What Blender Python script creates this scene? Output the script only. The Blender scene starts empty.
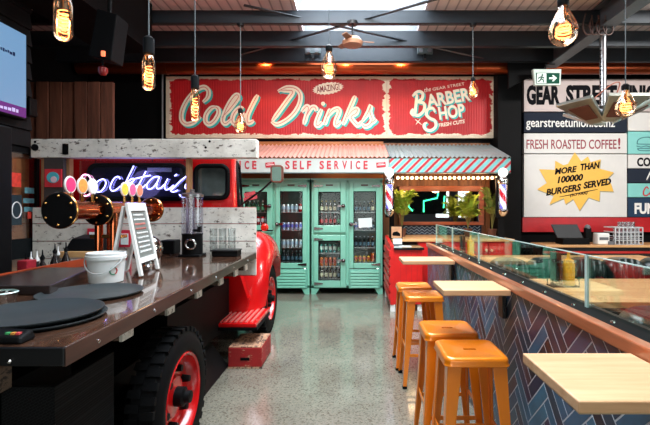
import bpy, bmesh, math, random
from mathutils import Vector, Matrix
random.seed(7)
PI = math.pi
sc = bpy.context.scene
COL = sc.collection

# ------------------------------------------------------------------ camera, world, light, exposure
FPX, VX, VY, CZ = 433.0, 354.0, 208.0, 1.51
cam_d = bpy.data.cameras.new('camera'); cam = bpy.data.objects.new('camera', cam_d); COL.objects.link(cam)
cam.location = (0, 0, CZ); cam.rotation_euler = (PI/2, 0, 0)
cam_d.sensor_width = 36; cam_d.lens = 36*FPX/650.0
cam_d.shift_x = -(VX-325)/650.0; cam_d.shift_y = -(212.5-VY)/650.0
cam_d.clip_start = .05
sc.camera = cam
sc.view_settings.view_transform = 'Standard'; sc.view_settings.look = 'None'
sc.view_settings.gamma = 1; sc.view_settings.use_curve_mapping = False
sc.view_settings.exposure = 0.1
w = bpy.data.worlds.new('world'); sc.world = w; w.use_nodes = True
w.node_tree.nodes['Background'].inputs[0].default_value = (.85, .93, 1, 1)
w.node_tree.nodes['Background'].inputs[1].default_value = .9

def area(name, loc, target, sx, sy, energy, col=(1, 1, 1)):
    d = bpy.data.lights.new(name, 'AREA'); d.shape = 'RECTANGLE'; d.size = sx; d.size_y = sy
    d.energy = energy; d.color = col
    o = bpy.data.objects.new(name, d); COL.objects.link(o); o.location = loc
    o.rotation_euler = (Vector(target)-Vector(loc)).to_track_quat('-Z', 'Y').to_euler()
    return o
def point(name, loc, energy, col, r=.03):
    d = bpy.data.lights.new(name, 'POINT'); d.energy = energy; d.color = col; d.shadow_soft_size = r
    o = bpy.data.objects.new(name, d); COL.objects.link(o); o.location = loc
    return o
def spot(name, loc, target, energy, col, ang=70, r=.04):
    d = bpy.data.lights.new(name, 'SPOT'); d.energy = energy; d.color = col; d.shadow_soft_size = r
    d.spot_size = math.radians(ang); d.spot_blend = .9
    o = bpy.data.objects.new(name, d); COL.objects.link(o); o.location = loc
    o.rotation_euler = (Vector(target)-Vector(loc)).to_track_quat('-Z', 'Y').to_euler()
    return o
SKY = (.93, .97, 1.0)
area('skylight_daylight', (.1, 4.0, 4.75), (.1, 4.0, 0), 1.8, 7.4, 760, SKY)
area('doorway_fill', (-.9, -5.5, 1.9), (-.9, 8, 1.3), 4.6, 2.9, 120, (1, .985, .96))  # frontal fill, through a doorway added behind the camera
area('right_opening_daylight', (7.0, 2.6, 2.1), (0, 3.5, 1.1), 4.6, 2.2, 170, SKY)
area('rear_window_daylight', (5.2, -5.5, 1.9), (5.2, 8, 1.5), 2.6, 2.2, 50, SKY)
area('fill_fridges', (-.2, 4.3, 4.1), (-.1, 8.0, 1.0), 1.6, .3, 85, (1, .98, .95))  # unseen fill added under the roof to brighten the fridges
area('fill_boards', (5.3, 4.0, 4.1), (4.6, 8.2, 2.0), 1.8, .3, 165, (1, .98, .95))  # unseen fill added to brighten the menu boards, no fixture built
WARM = (1, .55, .22)
for k, x in enumerate((-1.6, -.15, .85)):
    spot('sign_lamp', (x, 7.55, 4.16), (x, 8.2, 3.62), 30, (1, .5, .2), 80)

# ------------------------------------------------------------------ colour and materials
def lin(c): return c/12.92 if c <= .04045 else ((c+.055)/1.055)**2.4
def rgb(r, g, b): return (lin(r/255), lin(g/255), lin(b/255), 1)
MATS = {}
def base(name):
    m = bpy.data.materials.new(name); m.use_nodes = True
    nt = m.node_tree
    return m, nt, nt.nodes['Principled BSDF']
def noise(nt, scale, detail=4, rough=.6, stretch=None):
    n = nt.nodes.new('ShaderNodeTexNoise'); n.inputs['Scale'].default_value = scale
    n.inputs['Detail'].default_value = detail; n.inputs['Roughness'].default_value = rough
    tc = nt.nodes.new('ShaderNodeTexCoord')
    if stretch:
        mp = nt.nodes.new('ShaderNodeMapping'); mp.inputs['Scale'].default_value = stretch
        nt.links.new(tc.outputs['Object'], mp.inputs[0]); nt.links.new(mp.outputs[0], n.inputs['Vector'])
    else: nt.links.new(tc.outputs['Object'], n.inputs['Vector'])
    return n
def ramp(nt, fac, stops):
    r = nt.nodes.new('ShaderNodeValToRGB')
    e = r.color_ramp.elements
    while len(e) < len(stops): e.new(.5)
    for k, (p, c) in enumerate(stops): e[k].position = p; e[k].color = c
    nt.links.new(fac, r.inputs[0]); return r
def bump(nt, b, h, strength=.3, dist=.01):
    n = nt.nodes.new('ShaderNodeBump'); n.inputs['Strength'].default_value = strength; n.inputs['Distance'].default_value = dist
    nt.links.new(h, n.inputs['Height']); nt.links.new(n.outputs[0], b.inputs['Normal']); return n
def M(name, col, rough=.5, metal=0, coat=0, var=.12, vs=6, bmp=0, stretch=None):
    """plain painted / metal surface with a little procedural mottling"""
    if name in MATS: return MATS[name]
    m, nt, b = base(name)
    n = noise(nt, vs, 4, .6, stretch)
    d = tuple(c*(1-var) for c in col[:3])+(1,); l = tuple(min(1, c*(1+var)) for c in col[:3])+(1,)
    r = ramp(nt, n.outputs['Fac'], [(.3, d), (.7, l)])
    nt.links.new(r.outputs[0], b.inputs['Base Color'])
    b.inputs['Roughness'].default_value = rough; b.inputs['Metallic'].default_value = metal
    b.inputs['Coat Weight'].default_value = coat; b.inputs['Coat Roughness'].default_value = .08
    if max(col[:3]) < .012 and metal == 0: b.inputs['Specular IOR Level'].default_value = .09
    if bmp: bump(nt, b, n.outputs['Fac'], bmp)
    MATS[name] = m; return m
def wood(name, c1, c2, rough=.5, axis=0, sc_=1.0, coat=0):
    if name in MATS: return MATS[name]
    m, nt, b = base(name)
    st = [14*sc_]*3; st[axis] = 1.2*sc_
    n = noise(nt, 1.5, 6, .65, tuple(st))
    r = ramp(nt, n.outputs['Fac'], [(.3, c1), (.7, c2)])
    nt.links.new(r.outputs[0], b.inputs['Base Color']); b.inputs['Roughness'].default_value = rough
    b.inputs['Coat Weight'].default_value = coat
    bump(nt, b, n.outputs['Fac'], .15, .004)
    MATS[name] = m; return m
def worn(name, top, under, rough=.6, amount=.55, scale=3, stretch=(1, 6, 6), grime=None):
    """old paint flaking off to show what is underneath"""
    if name in MATS: return MATS[name]
    m, nt, b = base(name)
    n = noise(nt, scale, 8, .72, stretch); n2 = noise(nt, 2.2, 5, .7)
    cov = ramp(nt, n.outputs['Fac'], [(amount, (0, 0, 0, 1)), (amount+.06, (1, 1, 1, 1))])
    tv = ramp(nt, n2.outputs['Fac'], [(.3, grime or tuple(c*.62 for c in top[:3])+(1,)), (.65, top)])
    mx = nt.nodes.new('ShaderNodeMix'); mx.data_type = 'RGBA'
    nt.links.new(cov.outputs[0], mx.inputs[0]); nt.links.new(tv.outputs[0], mx.inputs[6]); mx.inputs[7].default_value = under
    nt.links.new(mx.outputs[2], b.inputs['Base Color']); b.inputs['Roughness'].default_value = rough
    bump(nt, b, n.outputs['Fac'], .25, .006)
    MATS[name] = m; return m
def emit(name, col, strength):
    if name in MATS: return MATS[name]
    m, nt, b = base(name)
    b.inputs['Base Color'].default_value = col; b.inputs['Emission Color'].default_value = col
    b.inputs['Emission Strength'].default_value = strength; b.inputs['Roughness'].default_value = .6; b.inputs['Specular IOR Level'].default_value = .1
    MATS[name] = m; return m
def glass(name, tint=(1, 1, 1, 1), gloss=.12, rough=.02, gcol=(1, 1, 1, 1), fres=.35):
    """thin clear glass: see-through plus a fresnel-weighted reflection"""
    if name in MATS: return MATS[name]
    m, nt, b = base(name)
    nt.nodes.remove(b)
    t = nt.nodes.new('ShaderNodeBsdfTransparent'); t.inputs[0].default_value = tint
    g = nt.nodes.new('ShaderNodeBsdfGlossy'); g.inputs['Roughness'].default_value = rough; g.inputs['Color'].default_value = gcol
    lw = nt.nodes.new('ShaderNodeLayerWeight'); lw.inputs['Blend'].default_value = .35
    ma = nt.nodes.new('ShaderNodeMath'); ma.operation = 'MULTIPLY_ADD'; ma.inputs[1].default_value = fres; ma.inputs[2].default_value = gloss
    ma.use_clamp = True
    nt.links.new(lw.outputs['Fresnel'], ma.inputs[0])
    mx = nt.nodes.new('ShaderNodeMixShader'); nt.links.new(ma.outputs[0], mx.inputs[0])
    nt.links.new(t.outputs[0], mx.inputs[1]); nt.links.new(g.outputs[0], mx.inputs[2])
    nt.links.new(mx.outputs[0], nt.nodes['Material Output'].inputs[0])
    MATS[name] = m; return m

BLACK = M('black_paint', rgb(12, 12, 13), .5)
BLACKM = M('black_metal', rgb(18, 19, 21), .38, .4)
STEELD = M('dark_beam_steel', rgb(34, 40, 46), .45, .2, vs=2)
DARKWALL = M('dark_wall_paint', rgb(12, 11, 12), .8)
CHROME = M('chrome', rgb(205, 205, 205), .12, 1, var=.04)
STEEL = M('brushed_steel', rgb(150, 152, 155), .32, 1)
BRASS = M('brass', rgb(205, 150, 85), .22, 1)
COPPER = M('copper', rgb(200, 112, 72), .16, 1, var=.1, vs=4)
RED = M('truck_red', rgb(198, 16, 18), .22, 0, .7, var=.14, vs=2)
REDCAB = M('cabinet_red', rgb(205, 28, 26), .4)
MINT = M('fridge_mint', rgb(118, 190, 164), .28, 0, .3, var=.04, vs=2)
MINTD = M('fridge_louvre_mint', rgb(104, 172, 150), .35, var=.05)
WHITE = M('white_paint', rgb(226, 226, 222), .5, var=.04)
CREAM = M('cream_paint', rgb(232, 216, 190), .55, var=.05)
ORANGE = M('stool_orange', rgb(236, 128, 16), .28, .25, .5, var=.06, vs=3)
RUBBER = M('black_rubber', rgb(11, 11, 12), .6, vs=20); UNDER = M('under_black', rgb(11, 11, 12), .6)
PINE = wood('pale_oak', rgb(198, 148, 104), rgb(224, 182, 138), .42, 0)
PINEY = wood('pale_oak_edge', rgb(150, 128, 98), rgb(192, 168, 130), .5, 0)
HONEY = wood('honey_oak', rgb(190, 136, 84), rgb(226, 178, 122), .35, 0, .6)
COUNTER = wood('dark_glossy_counter', rgb(38, 25, 20), rgb(92, 62, 46), .13, 1, .8, .6)
DKWOOD = wood('dark_wood', rgb(40, 24, 16), rgb(84, 50, 30), .45, 1)
BROWNV = wood('brown_boards', rgb(46, 28, 20), rgb(92, 56, 38), .6, 2, .6)
COPWOOD = wood('copper_brown_rail', rgb(132, 70, 42), rgb(194, 114, 74), .3, 1, .6, .5)
FRAMEW = wood('mirror_frame_wood', rgb(110, 50, 26), rgb(160, 82, 44), .45, 0)
PLANK = worn('weathered_white_board', rgb(230, 225, 214), rgb(80, 66, 56), .7, .555, 5.5, (2.4, 5, 4.2), rgb(176, 169, 158))
CRATE = worn('worn_red_crate', rgb(168, 22, 22), rgb(190, 158, 126), .6, .585, 7, (2, 2, 4), rgb(128, 16, 18))
CRATETOP = worn('worn_crate_top', rgb(190, 150, 118), rgb(60, 34, 26), .7, .5, 9, (4, 2, 2), rgb(150, 100, 74))
STUMP = worn('rough_timber', rgb(116, 92, 74), rgb(40, 28, 22), .8, .5, 6, (2, 4, 8))
LEATHER = M('green_leather', rgb(13, 30, 27), .3, 0, .08, vs=12)
LEATHERR = M('oxblood_leather', rgb(40, 12, 14), .32, 0, .08, vs=12)
DARKGLASS = M('dark_glass', rgb(12, 14, 18), .06, 0, .6)
CLEAR = glass('clear_glass', (.96, .98, .97, 1), .01, .02, (1, 1, 1, 1), .25)
SCREENG = glass('screen_glass', (.90, .95, .93, 1), .035, .015, (.8, 1, .92, 1), .28)
FRIDGEG = glass('fridge_glass', (.94, .97, .96, 1), .0, .02, (1, 1, 1, 1), .3)
BULBG = glass('amber_bulb_glass', (1, .87, .72, 1), .05, .02, (1, .88, .8, 1), .5)
EDGEG = M('glass_edge', rgb(190, 214, 206), .2)
GREYP = M('grey_plastic', rgb(96, 98, 102), .5)
TRAY = M('tray_charcoal', rgb(44, 50, 52), .42, var=.1, vs=8)

# ------------------------------------------------------------------ mesh building
def X(px, D): return (px-VX)*D/FPX
def Z(py, D): return CZ-(py-VY)*D/FPX
def P(px, py, D): return Vector((X(px, D), D, Z(py, D)))
WL = {}
class MB:
    def __init__(s): s.bm = bmesh.new(); s.mi = 0
    def face(s, vs):
        try:
            f = s.bm.faces.new(vs); f.material_index = s.mi; return f
        except ValueError: return None
    def v(s, p): return s.bm.verts.new(p)
    def box(s, x0, x1, y0, y1, z0, z1):
        return s.hexa([(x0, y0, z0), (x1, y0, z0), (x1, y1, z0), (x0, y1, z0), (x0, y0, z1), (x1, y0, z1), (x1, y1, z1), (x0, y1, z1)])
    def hexa(s, pts):
        v = [s.v(p) for p in pts]
        for q in ((3, 2, 1, 0), (4, 5, 6, 7), (0, 1, 5, 4), (1, 2, 6, 5), (2, 3, 7, 6), (3, 0, 4, 7)): s.face([v[i] for i in q])
        return s
    def obox(s, c, size, rot):
        h = Vector(size)/2; R = rot.to_matrix() if hasattr(rot, 'to_matrix') else rot
        pts = [Vector(c)+R @ Vector((sx*h.x, sy*h.y, sz*h.z)) for sz in (-1, 1) for sx, sy in ((-1, -1), (1, -1), (1, 1), (-1, 1))]
        return s.hexa(pts)
    def loft(s, rings, cap=True, closed=True, smooth_loop=False):
        vs = [[s.v(p) for p in r] for r in rings]; n = len(vs[0])
        L = len(vs)
        for a in range(L if smooth_loop else L-1):
            b = (a+1) % L
            for i in range(n if closed else n-1):
                j = (i+1) % n; s.face([vs[a][i], vs[a][j], vs[b][j], vs[b][i]])
        if cap and not smooth_loop: s.face(vs[0][::-1]); s.face(vs[-1])
        return s
    def tube(s, pts, r, seg=8, cap=True, r1=None):
        pts = [Vector(p) for p in pts]; rings = []; n = len(pts); up = None
        for i, p in enumerate(pts):
            t = (pts[min(i+1, n-1)]-pts[max(i-1, 0)]).normalized()
            if up is None:
                up = Vector((0, 0, 1)) if abs(t.z) < .9 else Vector((1, 0, 0))
            a = t.cross(up)
            if a.length < 1e-4: a = t.orthogonal()
            a.normalize(); bb = a.cross(t).normalized(); up = bb
            rr = r if r1 is None else r+(r1-r)*i/(n-1)
            rings.append([p+rr*(math.cos(2*PI*k/seg)*a+math.sin(2*PI*k/seg)*bb) for k in range(seg)])
        return s.loft(rings, cap)
    def cyl(s, p0, p1, r, r1=None, seg=20): return s.tube([p0, p1], r, seg, True, r if r1 is None else r1)
    def lathe(s, prof, c=(0, 0, 0), axis='Z', seg=28, cap=True):
        rings = []
        for r, h in prof:
            ring = []
            for k in range(seg):
                a = 2*PI*k/seg; u, v_ = max(r, 1e-4)*math.cos(a), max(r, 1e-4)*math.sin(a)
                p = {'Z': (u, v_, h), 'Y': (v_, h, u), 'X': (h, u, v_)}[axis]
                ring.append(Vector(c)+Vector(p))
            rings.append(ring)
        return s.loft(rings, cap)
    def ball(s, c, r, seg=16, sz=1):
        return s.lathe([(r*math.sin(PI*k/8), -r*sz*math.cos(PI*k/8)) for k in range(9)], c, 'Z', seg)
    def prism(s, poly, y, t, f=None):
        """polygon in (x, z) standing at depth y and running t towards the camera"""
        f = f or (lambda u, v, d: (u, y-d, v))
        a = [s.v(f(u, v, 0)) for u, v in poly]; b = [s.v(f(u, v, t)) for u, v in poly]
        n = len(poly)
        s.face(a); s.face(b[::-1])
        for i in range(n): s.face([a[i], b[i], b[(i+1) % n], a[(i+1) % n]])
        return s
    def ribbon(s, pts, wd, y, t, f=None):
        """a brush stroke of width wd along pts (x, z) standing at depth y"""
        n = len(pts); L = []; R = []; lift = lambda i: t+i*6e-5
        for i, p in enumerate(pts):
            a, b = pts[max(i-1, 0)], pts[min(i+1, n-1)]
            dx, dz = b[0]-a[0], b[1]-a[1]; l = math.hypot(dx, dz) or 1
            e = min(i, n-1-i)/max(1, n*.12); ww = wd*(.55+.45*min(1, e)) if callable(wd) is False else wd(i/(n-1))
            L.append((p[0]-dz/l*ww/2, p[1]+dx/l*ww/2)); R.append((p[0]+dz/l*ww/2, p[1]-dx/l*ww/2))
        f = f or (lambda u, v, d: (u, y-d, v))
        fl = [s.v(f(*q, lift(i))) for i, q in enumerate(L)]; fr = [s.v(f(*q, lift(i))) for i, q in enumerate(R)]
        bl = [s.v(f(*q, 0)) for q in L]; br = [s.v(f(*q, 0)) for q in R]
        for i in range(n-1):
            s.face([fl[i], fr[i], fr[i+1], fl[i+1]]); s.face([bl[i+1], br[i+1], br[i], bl[i]])
            s.face([bl[i], fl[i], fl[i+1], bl[i+1]]); s.face([fr[i], br[i], br[i+1], fr[i+1]])
        s.face([fl[0], bl[0], br[0], fr[0]]); s.face([fl[-1], fr[-1], br[-1], bl[-1]])
        return s
    def mesh(s, me, mat4):
        """take in a plain mesh"""
        vs = [s.v(mat4 @ v.co) for v in me.vertices]
        for p in me.polygons: s.face([vs[i] for i in p.vertices])
        return s
    def build(s, name, mat, parent=None, label=None, bevel=0, smooth=None, loc=None, segs=2, local=False):
        bmesh.ops.recalc_face_normals(s.bm, faces=s.bm.faces[:])
        me = bpy.data.meshes.new(name); off = Vector((0, 0, 0))
        if parent is not None and not local: off = WL[parent.name]
        elif parent is None and not local:
            if loc is None:
                xs = [v.co for v in s.bm.verts]
                loc = ((min(c.x for c in xs)+max(c.x for c in xs))/2, (min(c.y for c in xs)+max(c.y for c in xs))/2, min(c.z for c in xs))
            off = Vector(loc)
        if off.length: bmesh.ops.translate(s.bm, verts=s.bm.verts[:], vec=-off)
        s.bm.to_mesh(me); s.bm.free()
        o = bpy.data.objects.new(name, me); COL.objects.link(o)
        for m in (mat if isinstance(mat, (list, tuple)) else [mat]): me.materials.append(m)
        if smooth is not None:
            me.shade_smooth(); me.set_sharp_from_angle(angle=math.radians(smooth))
        if bevel:
            b = o.modifiers.new('bevel', 'BEVEL'); b.width = bevel; b.segments = segs; b.limit_method = 'ANGLE'; b.angle_limit = math.radians(40)
        if parent is not None:
            o.parent = parent; WL[o.name] = WL[parent.name]
        else:
            o.location = off; WL[o.name] = off.copy()
        if label: o['label'] = label
        return o
def tag(o, label, cat, group=None, kind=None):
    if label: o['label'] = label
    if cat: o['category'] = cat
    if group: o['group'] = group
    if kind: o['kind'] = kind
    return o
def thing(name, label, cat, loc, group=None):
    o = bpy.data.objects.new(name, None); COL.objects.link(o); o.location = loc; o.empty_display_size = .05
    WL[o.name] = Vector(loc)
    return tag(o, label, cat, group)
def struct(o): o['kind'] = 'structure'; return o
def dup(root, loc, label=None, rz=None, group=None):
    r = root.copy(); COL.objects.link(r); r.location = loc; WL[r.name] = Vector(loc)
    if rz is not None: r.rotation_euler = (0, 0, rz)
    if label: r['label'] = label
    if group: r['group'] = group
    for ch in root.children:
        c = ch.copy(); COL.objects.link(c); c.parent = r
        for g in ch.children:
            d = g.copy(); COL.objects.link(d); d.parent = c
    return r
def smooth_path(pts, n=8):
    """Catmull-Rom through 2D or 3D points"""
    out = []; m = len(pts)
    for i in range(m-1):
        p0, p1, p2, p3 = (Vector(pts[max(i-1, 0)]), Vector(pts[i]), Vector(pts[i+1]), Vector(pts[min(i+2, m-1)]))
        for k in range(n):
            t = k/n
            out.append(.5*((2*p1)+(p2-p0)*t+(2*p0-5*p1+4*p2-p3)*t*t+(3*p1-p0-3*p2+p3)*t**3))
    out.append(Vector(pts[-1])); return out
def text_into(mb, s, x0, x1, z0, z1, y, t=.004, bold=.0, shear=0, rot=0, f=None):
    """lettering fitted to the rectangle x0..x1, z0..z1 at depth y, facing the camera, turned rot degrees about its middle"""
    cu = bpy.data.curves.new('letters', 'FONT'); cu.body = s; cu.size = 1; cu.offset = bold; cu.shear = shear
    cu.extrude = .01; cu.resolution_u = 3
    o = bpy.data.objects.new('letters', cu); COL.objects.link(o)
    dg = bpy.context.evaluated_depsgraph_get()
    me = bpy.data.meshes.new_from_object(o.evaluated_get(dg))
    xs = [v.co.x for v in me.vertices]; ys = [v.co.y for v in me.vertices]
    ax, bx, ay, by = min(xs), max(xs), min(ys), max(ys)
    ca, sa = math.cos(math.radians(rot)), math.sin(math.radians(rot)); cx, cz = (x0+x1)/2, (z0+z1)/2
    for v in me.vertices:
        u = (v.co.x-ax)/(bx-ax)*(x1-x0)-(x1-x0)/2; h = (v.co.y-ay)/(by-ay)*(z1-z0)-(z1-z0)/2
        d = t if v.co.z > 0 else 0
        U, V = cx+u*ca-h*sa, cz+u*sa+h*ca
        v.co = f(U, V, d) if f else (U, y-d, V)
    mb.mesh(me, Matrix.Identity(4))
    bpy.data.objects.remove(o); bpy.data.curves.remove(cu); bpy.data.meshes.remove(me)
    return mb
def px_text(mb, s, px0, px1, py0, py1, D, **k):
    return text_into(mb, s, X(px0, D), X(px1, D), Z(py1, D), Z(py0, D), D, **k)

# ================================================================== SETTING
m, nt, b = base('polished_concrete')
n1 = noise(nt, 1.1, 5, .6); n2 = noise(nt, 60, 3, .7)
vo = nt.nodes.new('ShaderNodeTexVoronoi'); vo.inputs['Scale'].default_value = 80
tc = nt.nodes.new('ShaderNodeTexCoord'); nt.links.new(tc.outputs['Object'], vo.inputs['Vector'])
r1 = ramp(nt, n1.outputs['Fac'], [(.3, rgb(108, 104, 92)), (.7, rgb(137, 132, 118))])
r2 = ramp(nt, n2.outputs['Fac'], [(.33, (.28, .26, .23, 1)), (.47, (1, 1, 1, 1)), (.72, (1.0, 1.0, 1.0, 1))])
hs = nt.nodes.new('ShaderNodeSeparateColor'); nt.links.new(vo.outputs['Color'], hs.inputs[0])
r3 = ramp(nt, hs.outputs[0], [(.10, (.55, .5, .45, 1)), (.22, (1, 1, 1, 1)), (.85, (1, 1, 1, 1)), (.95, (1.2, 1.17, 1.12, 1))])
mx = nt.nodes.new('ShaderNodeMix'); mx.data_type = 'RGBA'; mx.blend_type = 'MULTIPLY'; mx.inputs[0].default_value = .75
nt.links.new(r1.outputs[0], mx.inputs[6]); nt.links.new(r2.outputs[0], mx.inputs[7])
mx2 = nt.nodes.new('ShaderNodeMix'); mx2.data_type = 'RGBA'; mx2.blend_type = 'MULTIPLY'; mx2.inputs[0].default_value = .8
nt.links.new(mx.outputs[2], mx2.inputs[6]); nt.links.new(r3.outputs[0], mx2.inputs[7])
nt.links.new(mx2.outputs[2], b.inputs['Base Color'])
rr = ramp(nt, n1.outputs['Fac'], [(.3, (.09, .09, .09, 1)), (.7, (.2, .2, .2, 1))]); nt.links.new(rr.outputs[0], b.inputs['Roughness'])
b.inputs['Coat Weight'].default_value = .35; b.inputs['Coat Roughness'].default_value = .12
FLOOR = m
struct(MB().box(-5.2, 6.8, -5.2, 8.5, -.1, 0).build('floor', FLOOR, loc=(0, 0, 0)))

ROOFM, nt, b = base('ribbed_roof_sheet')
b.inputs['Roughness'].default_value = .5
wv = nt.nodes.new('ShaderNodeTexWave'); wv.inputs['Scale'].default_value = 2.2; wv.bands_direction = 'X'
tc = nt.nodes.new('ShaderNodeTexCoord'); nt.links.new(tc.outputs['Object'], wv.inputs['Vector'])
rr = ramp(nt, wv.outputs['Fac'], [(.02, rgb(170, 152, 148)), (.10, rgb(226, 208, 202)), (1, rgb(232, 214, 208))]); nt.links.new(rr.outputs[0], b.inputs['Base Color'])
bump(nt, b, wv.outputs['Fac'], .2, .02)
RZ = 4.30
mb = MB()
for a in ((-5.2, -.8, -5.2, 8.5), (1.0, 6.8, -5.2, 8.5), (-.8, 1.0, -5.2, .3), (-.8, 1.0, 7.6, 8.5)): mb.box(a[0], a[1], a[2], a[3], RZ, RZ+.05)
struct(mb.build('ceiling', ROOFM, loc=(0, 0, 0)))
SKYL = glass('skylight_sheet', (.92, .96, 1, 1), .03, .3)
struct(MB().box(-.8, 1.0, .3, 7.6, RZ+.01, RZ+.03).build('window_skylight', SKYL))

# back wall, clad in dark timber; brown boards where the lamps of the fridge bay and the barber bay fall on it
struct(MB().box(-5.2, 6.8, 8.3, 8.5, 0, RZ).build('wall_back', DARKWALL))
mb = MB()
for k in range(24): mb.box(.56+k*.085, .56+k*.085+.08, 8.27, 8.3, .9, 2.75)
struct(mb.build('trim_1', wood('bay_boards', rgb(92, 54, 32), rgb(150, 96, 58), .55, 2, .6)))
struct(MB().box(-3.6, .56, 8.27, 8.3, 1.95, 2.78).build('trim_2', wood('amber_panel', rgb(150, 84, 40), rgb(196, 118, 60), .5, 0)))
# left: weatherboards beside the bar, brown boards beyond the truck
mb = MB()
for k in range(24):
    z = k*.18; mb.hexa([(-3.56, -5.2, z), (-3.46, -5.2, z), (-3.46, 4.66, z), (-3.56, 4.66, z), (-3.56, -5.2, z+.178), (-3.487, -5.2, z+.178), (-3.487, 4.66, z+.178), (-3.56, 4.66, z+.178)])
struct(mb.build('wall_left', M('charcoal_weatherboard', rgb(26, 25, 26), .6, bmp=.1, stretch=(2, .4, 8))))
struct(MB().box(-5.2, -5.1, -5.2, 8.5, 0, RZ).build('wall_left_far', DARKWALL))
struct(MB().box(-5.1, -3.56, 4.5, 4.66, 0, RZ).build('wall_left_return', DARKWALL))
mb = MB()
for k in range(9): mb.box(-5.1+k*.183, -5.1+k*.183+.165, 6.2+.012*(k % 3), 6.28, 0, 3.32)
struct(mb.build('wall_left_boards', wood('dark_red_boards', rgb(62, 34, 26), rgb(128, 78, 58), .6, 2, .5)))
# right side with a wide glazed opening, rear with two windows and a doorway added for frontal fill
mb = MB()
mb.box(6.6, 6.8, -5.2, 8.3, 0, .95).box(6.6, 6.8, -5.2, 8.3, 3.3, RZ).box(6.6, 6.8, -5.2, .2, .95, 3.3).box(6.6, 6.8, 5.0, 8.3, .95, 3.3)
struct(mb.build('wall_right', DARKWALL))
mb = MB()
for y in (.24, 1.8, 3.4, 4.96): mb.box(6.64, 6.72, y-.04, y+.04, .95, 3.3)
for z in (.99, 3.26): mb.box(6.64, 6.72, .2, 5.0, z-.04, z+.04)
fr = struct(mb.build('window_1', BLACKM))
MB().box(6.675, 6.685, .2, 5.0, .95, 3.3).build('pane', CLEAR, fr)
mb = MB()
mb.box(-5.2, -3.1, -5.2, -5.0, 0, RZ).box(-3.1, 1.4, -5.2, -5.0, 3.25, RZ).box(1.4, 4.0, -5.2, -5.0, 0, RZ).box(4.75, 5.1, -5.2, -5.0, 0, RZ).box(5.85, 6.8, -5.2, -5.0, 0, RZ)
for x in (4.0, 5.1): mb.box(x, x+.75, -5.2, -5.0, 0, 1.0).box(x, x+.75, -5.2, -5.0, 2.95, RZ)
struct(mb.build('wall_rear', M('rear_wall_charcoal', rgb(70, 66, 68), .6)))
for i, x in enumerate((4.0, 5.1)):
    mb = MB()
    mb.box(x, x+.05, -5.1, -5.04, 1, 2.95).box(x+.70, x+.75, -5.1, -5.04, 1, 2.95).box(x, x+.75, -5.1, -5.04, 1, 1.05).box(x, x+.75, -5.1, -5.04, 2.9, 2.95).box(x, x+.75, -5.1, -5.04, 2.0, 2.04)
    fr = struct(mb.build('window_%d' % (i+2), M('red_window_frame', rgb(150, 20, 28), .4)))
    MB().box(x+.02, x+.73, -5.075, -5.065, 1.02, 2.93).build('pane', CLEAR, fr)
mb = MB()
for x in (-3.1, -1.6, -.1, 1.34): mb.box(x, x+.06, -5.12, -5.04, 0, 3.25)
mb.box(-3.1, 1.4, -5.12, -5.04, 3.19, 3.25).box(-3.1, 1.4, -5.12, -5.04, 2.3, 2.36).box(-3.1, 1.4, -5.12, -5.04, 0.0, .08)
fr = struct(mb.build('door_1', BLACKM))
MB().box(-3.08, 1.38, -5.085, -5.075, .05, 3.2).build('pane', CLEAR, fr)
# pier between barber bay and the menu boards, and steelwork under the roof
struct(MB().box(2.64, 3.07, 7.95, 8.3, 0, RZ).build('trim_3', UNDER))
def ibeam(name, D, z0, z1, n):
    mb = MB(); mb.box(-5.1, 6.6, D, D+.02, z0, z1).box(-5.1, 6.6, D-.002, D+.09, z0, z0+.015).box(-5.1, 6.6, D-.002, D+.09, z1-.015, z1)
    return struct(mb.build(name, STEELD))
ibeam('trim_4', 6.0, 4.075, 4.25, 0); ibeam('trim_5', 6.7, 4.02, 4.25, 0); ibeam('trim_6', 7.4, 4.02, 4.25, 0); ibeam('trim_7', 5.4, 4.16, 4.28, 0)
mb = MB(); mb.box(-5.1, 6.6, 7.02, 7.06, 4.12, 4.16); struct(mb.build('trim_8', STEELD))
# rafter on the right: two flanges and a web running towards the back wall
mb = MB().box(3.32, 3.52, -5.0, 7.55, 3.95, 3.97).box(3.41, 3.43, -5.0, 7.55, 3.97, 4.26).box(3.32, 3.52, -5.0, 7.55, 4.26, 4.28)
struct(mb.build('trim_9', M('rafter_steel', rgb(92, 98, 104), .4, .3)))
mb = MB().hexa([(2.70, 7.56, 3.60), (3.38, 7.56, 3.97), (3.38, 7.62, 3.97), (2.70, 7.62, 3.60), (2.70, 7.56, RZ), (3.38, 7.56, RZ), (3.38, 7.62, RZ), (2.70, 7.62, RZ)])
struct(mb.build('trim_10', UNDER))
struct(MB().box(-3.42, -2.75, -5, 5.9, 3.62, 4.28).build('trim_11', BLACK))
# diagonal bracing straps between the purlins
mb = MB()
def strap(a, b_, wd=.05):
    a, b_ = Vector(a), Vector(b_); d = b_-a
    mb.obox((a+b_)/2, (d.length, wd, .012), d.to_track_quat('X', 'Z').to_matrix())
strap((-1.45, 5.7, 4.18), (2.2, 7.35, 4.05)); strap((1.3, 5.3, 4.15), (-1.9, 7.3, 4.1))
struct(mb.build('trim_12', STEELD))
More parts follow.
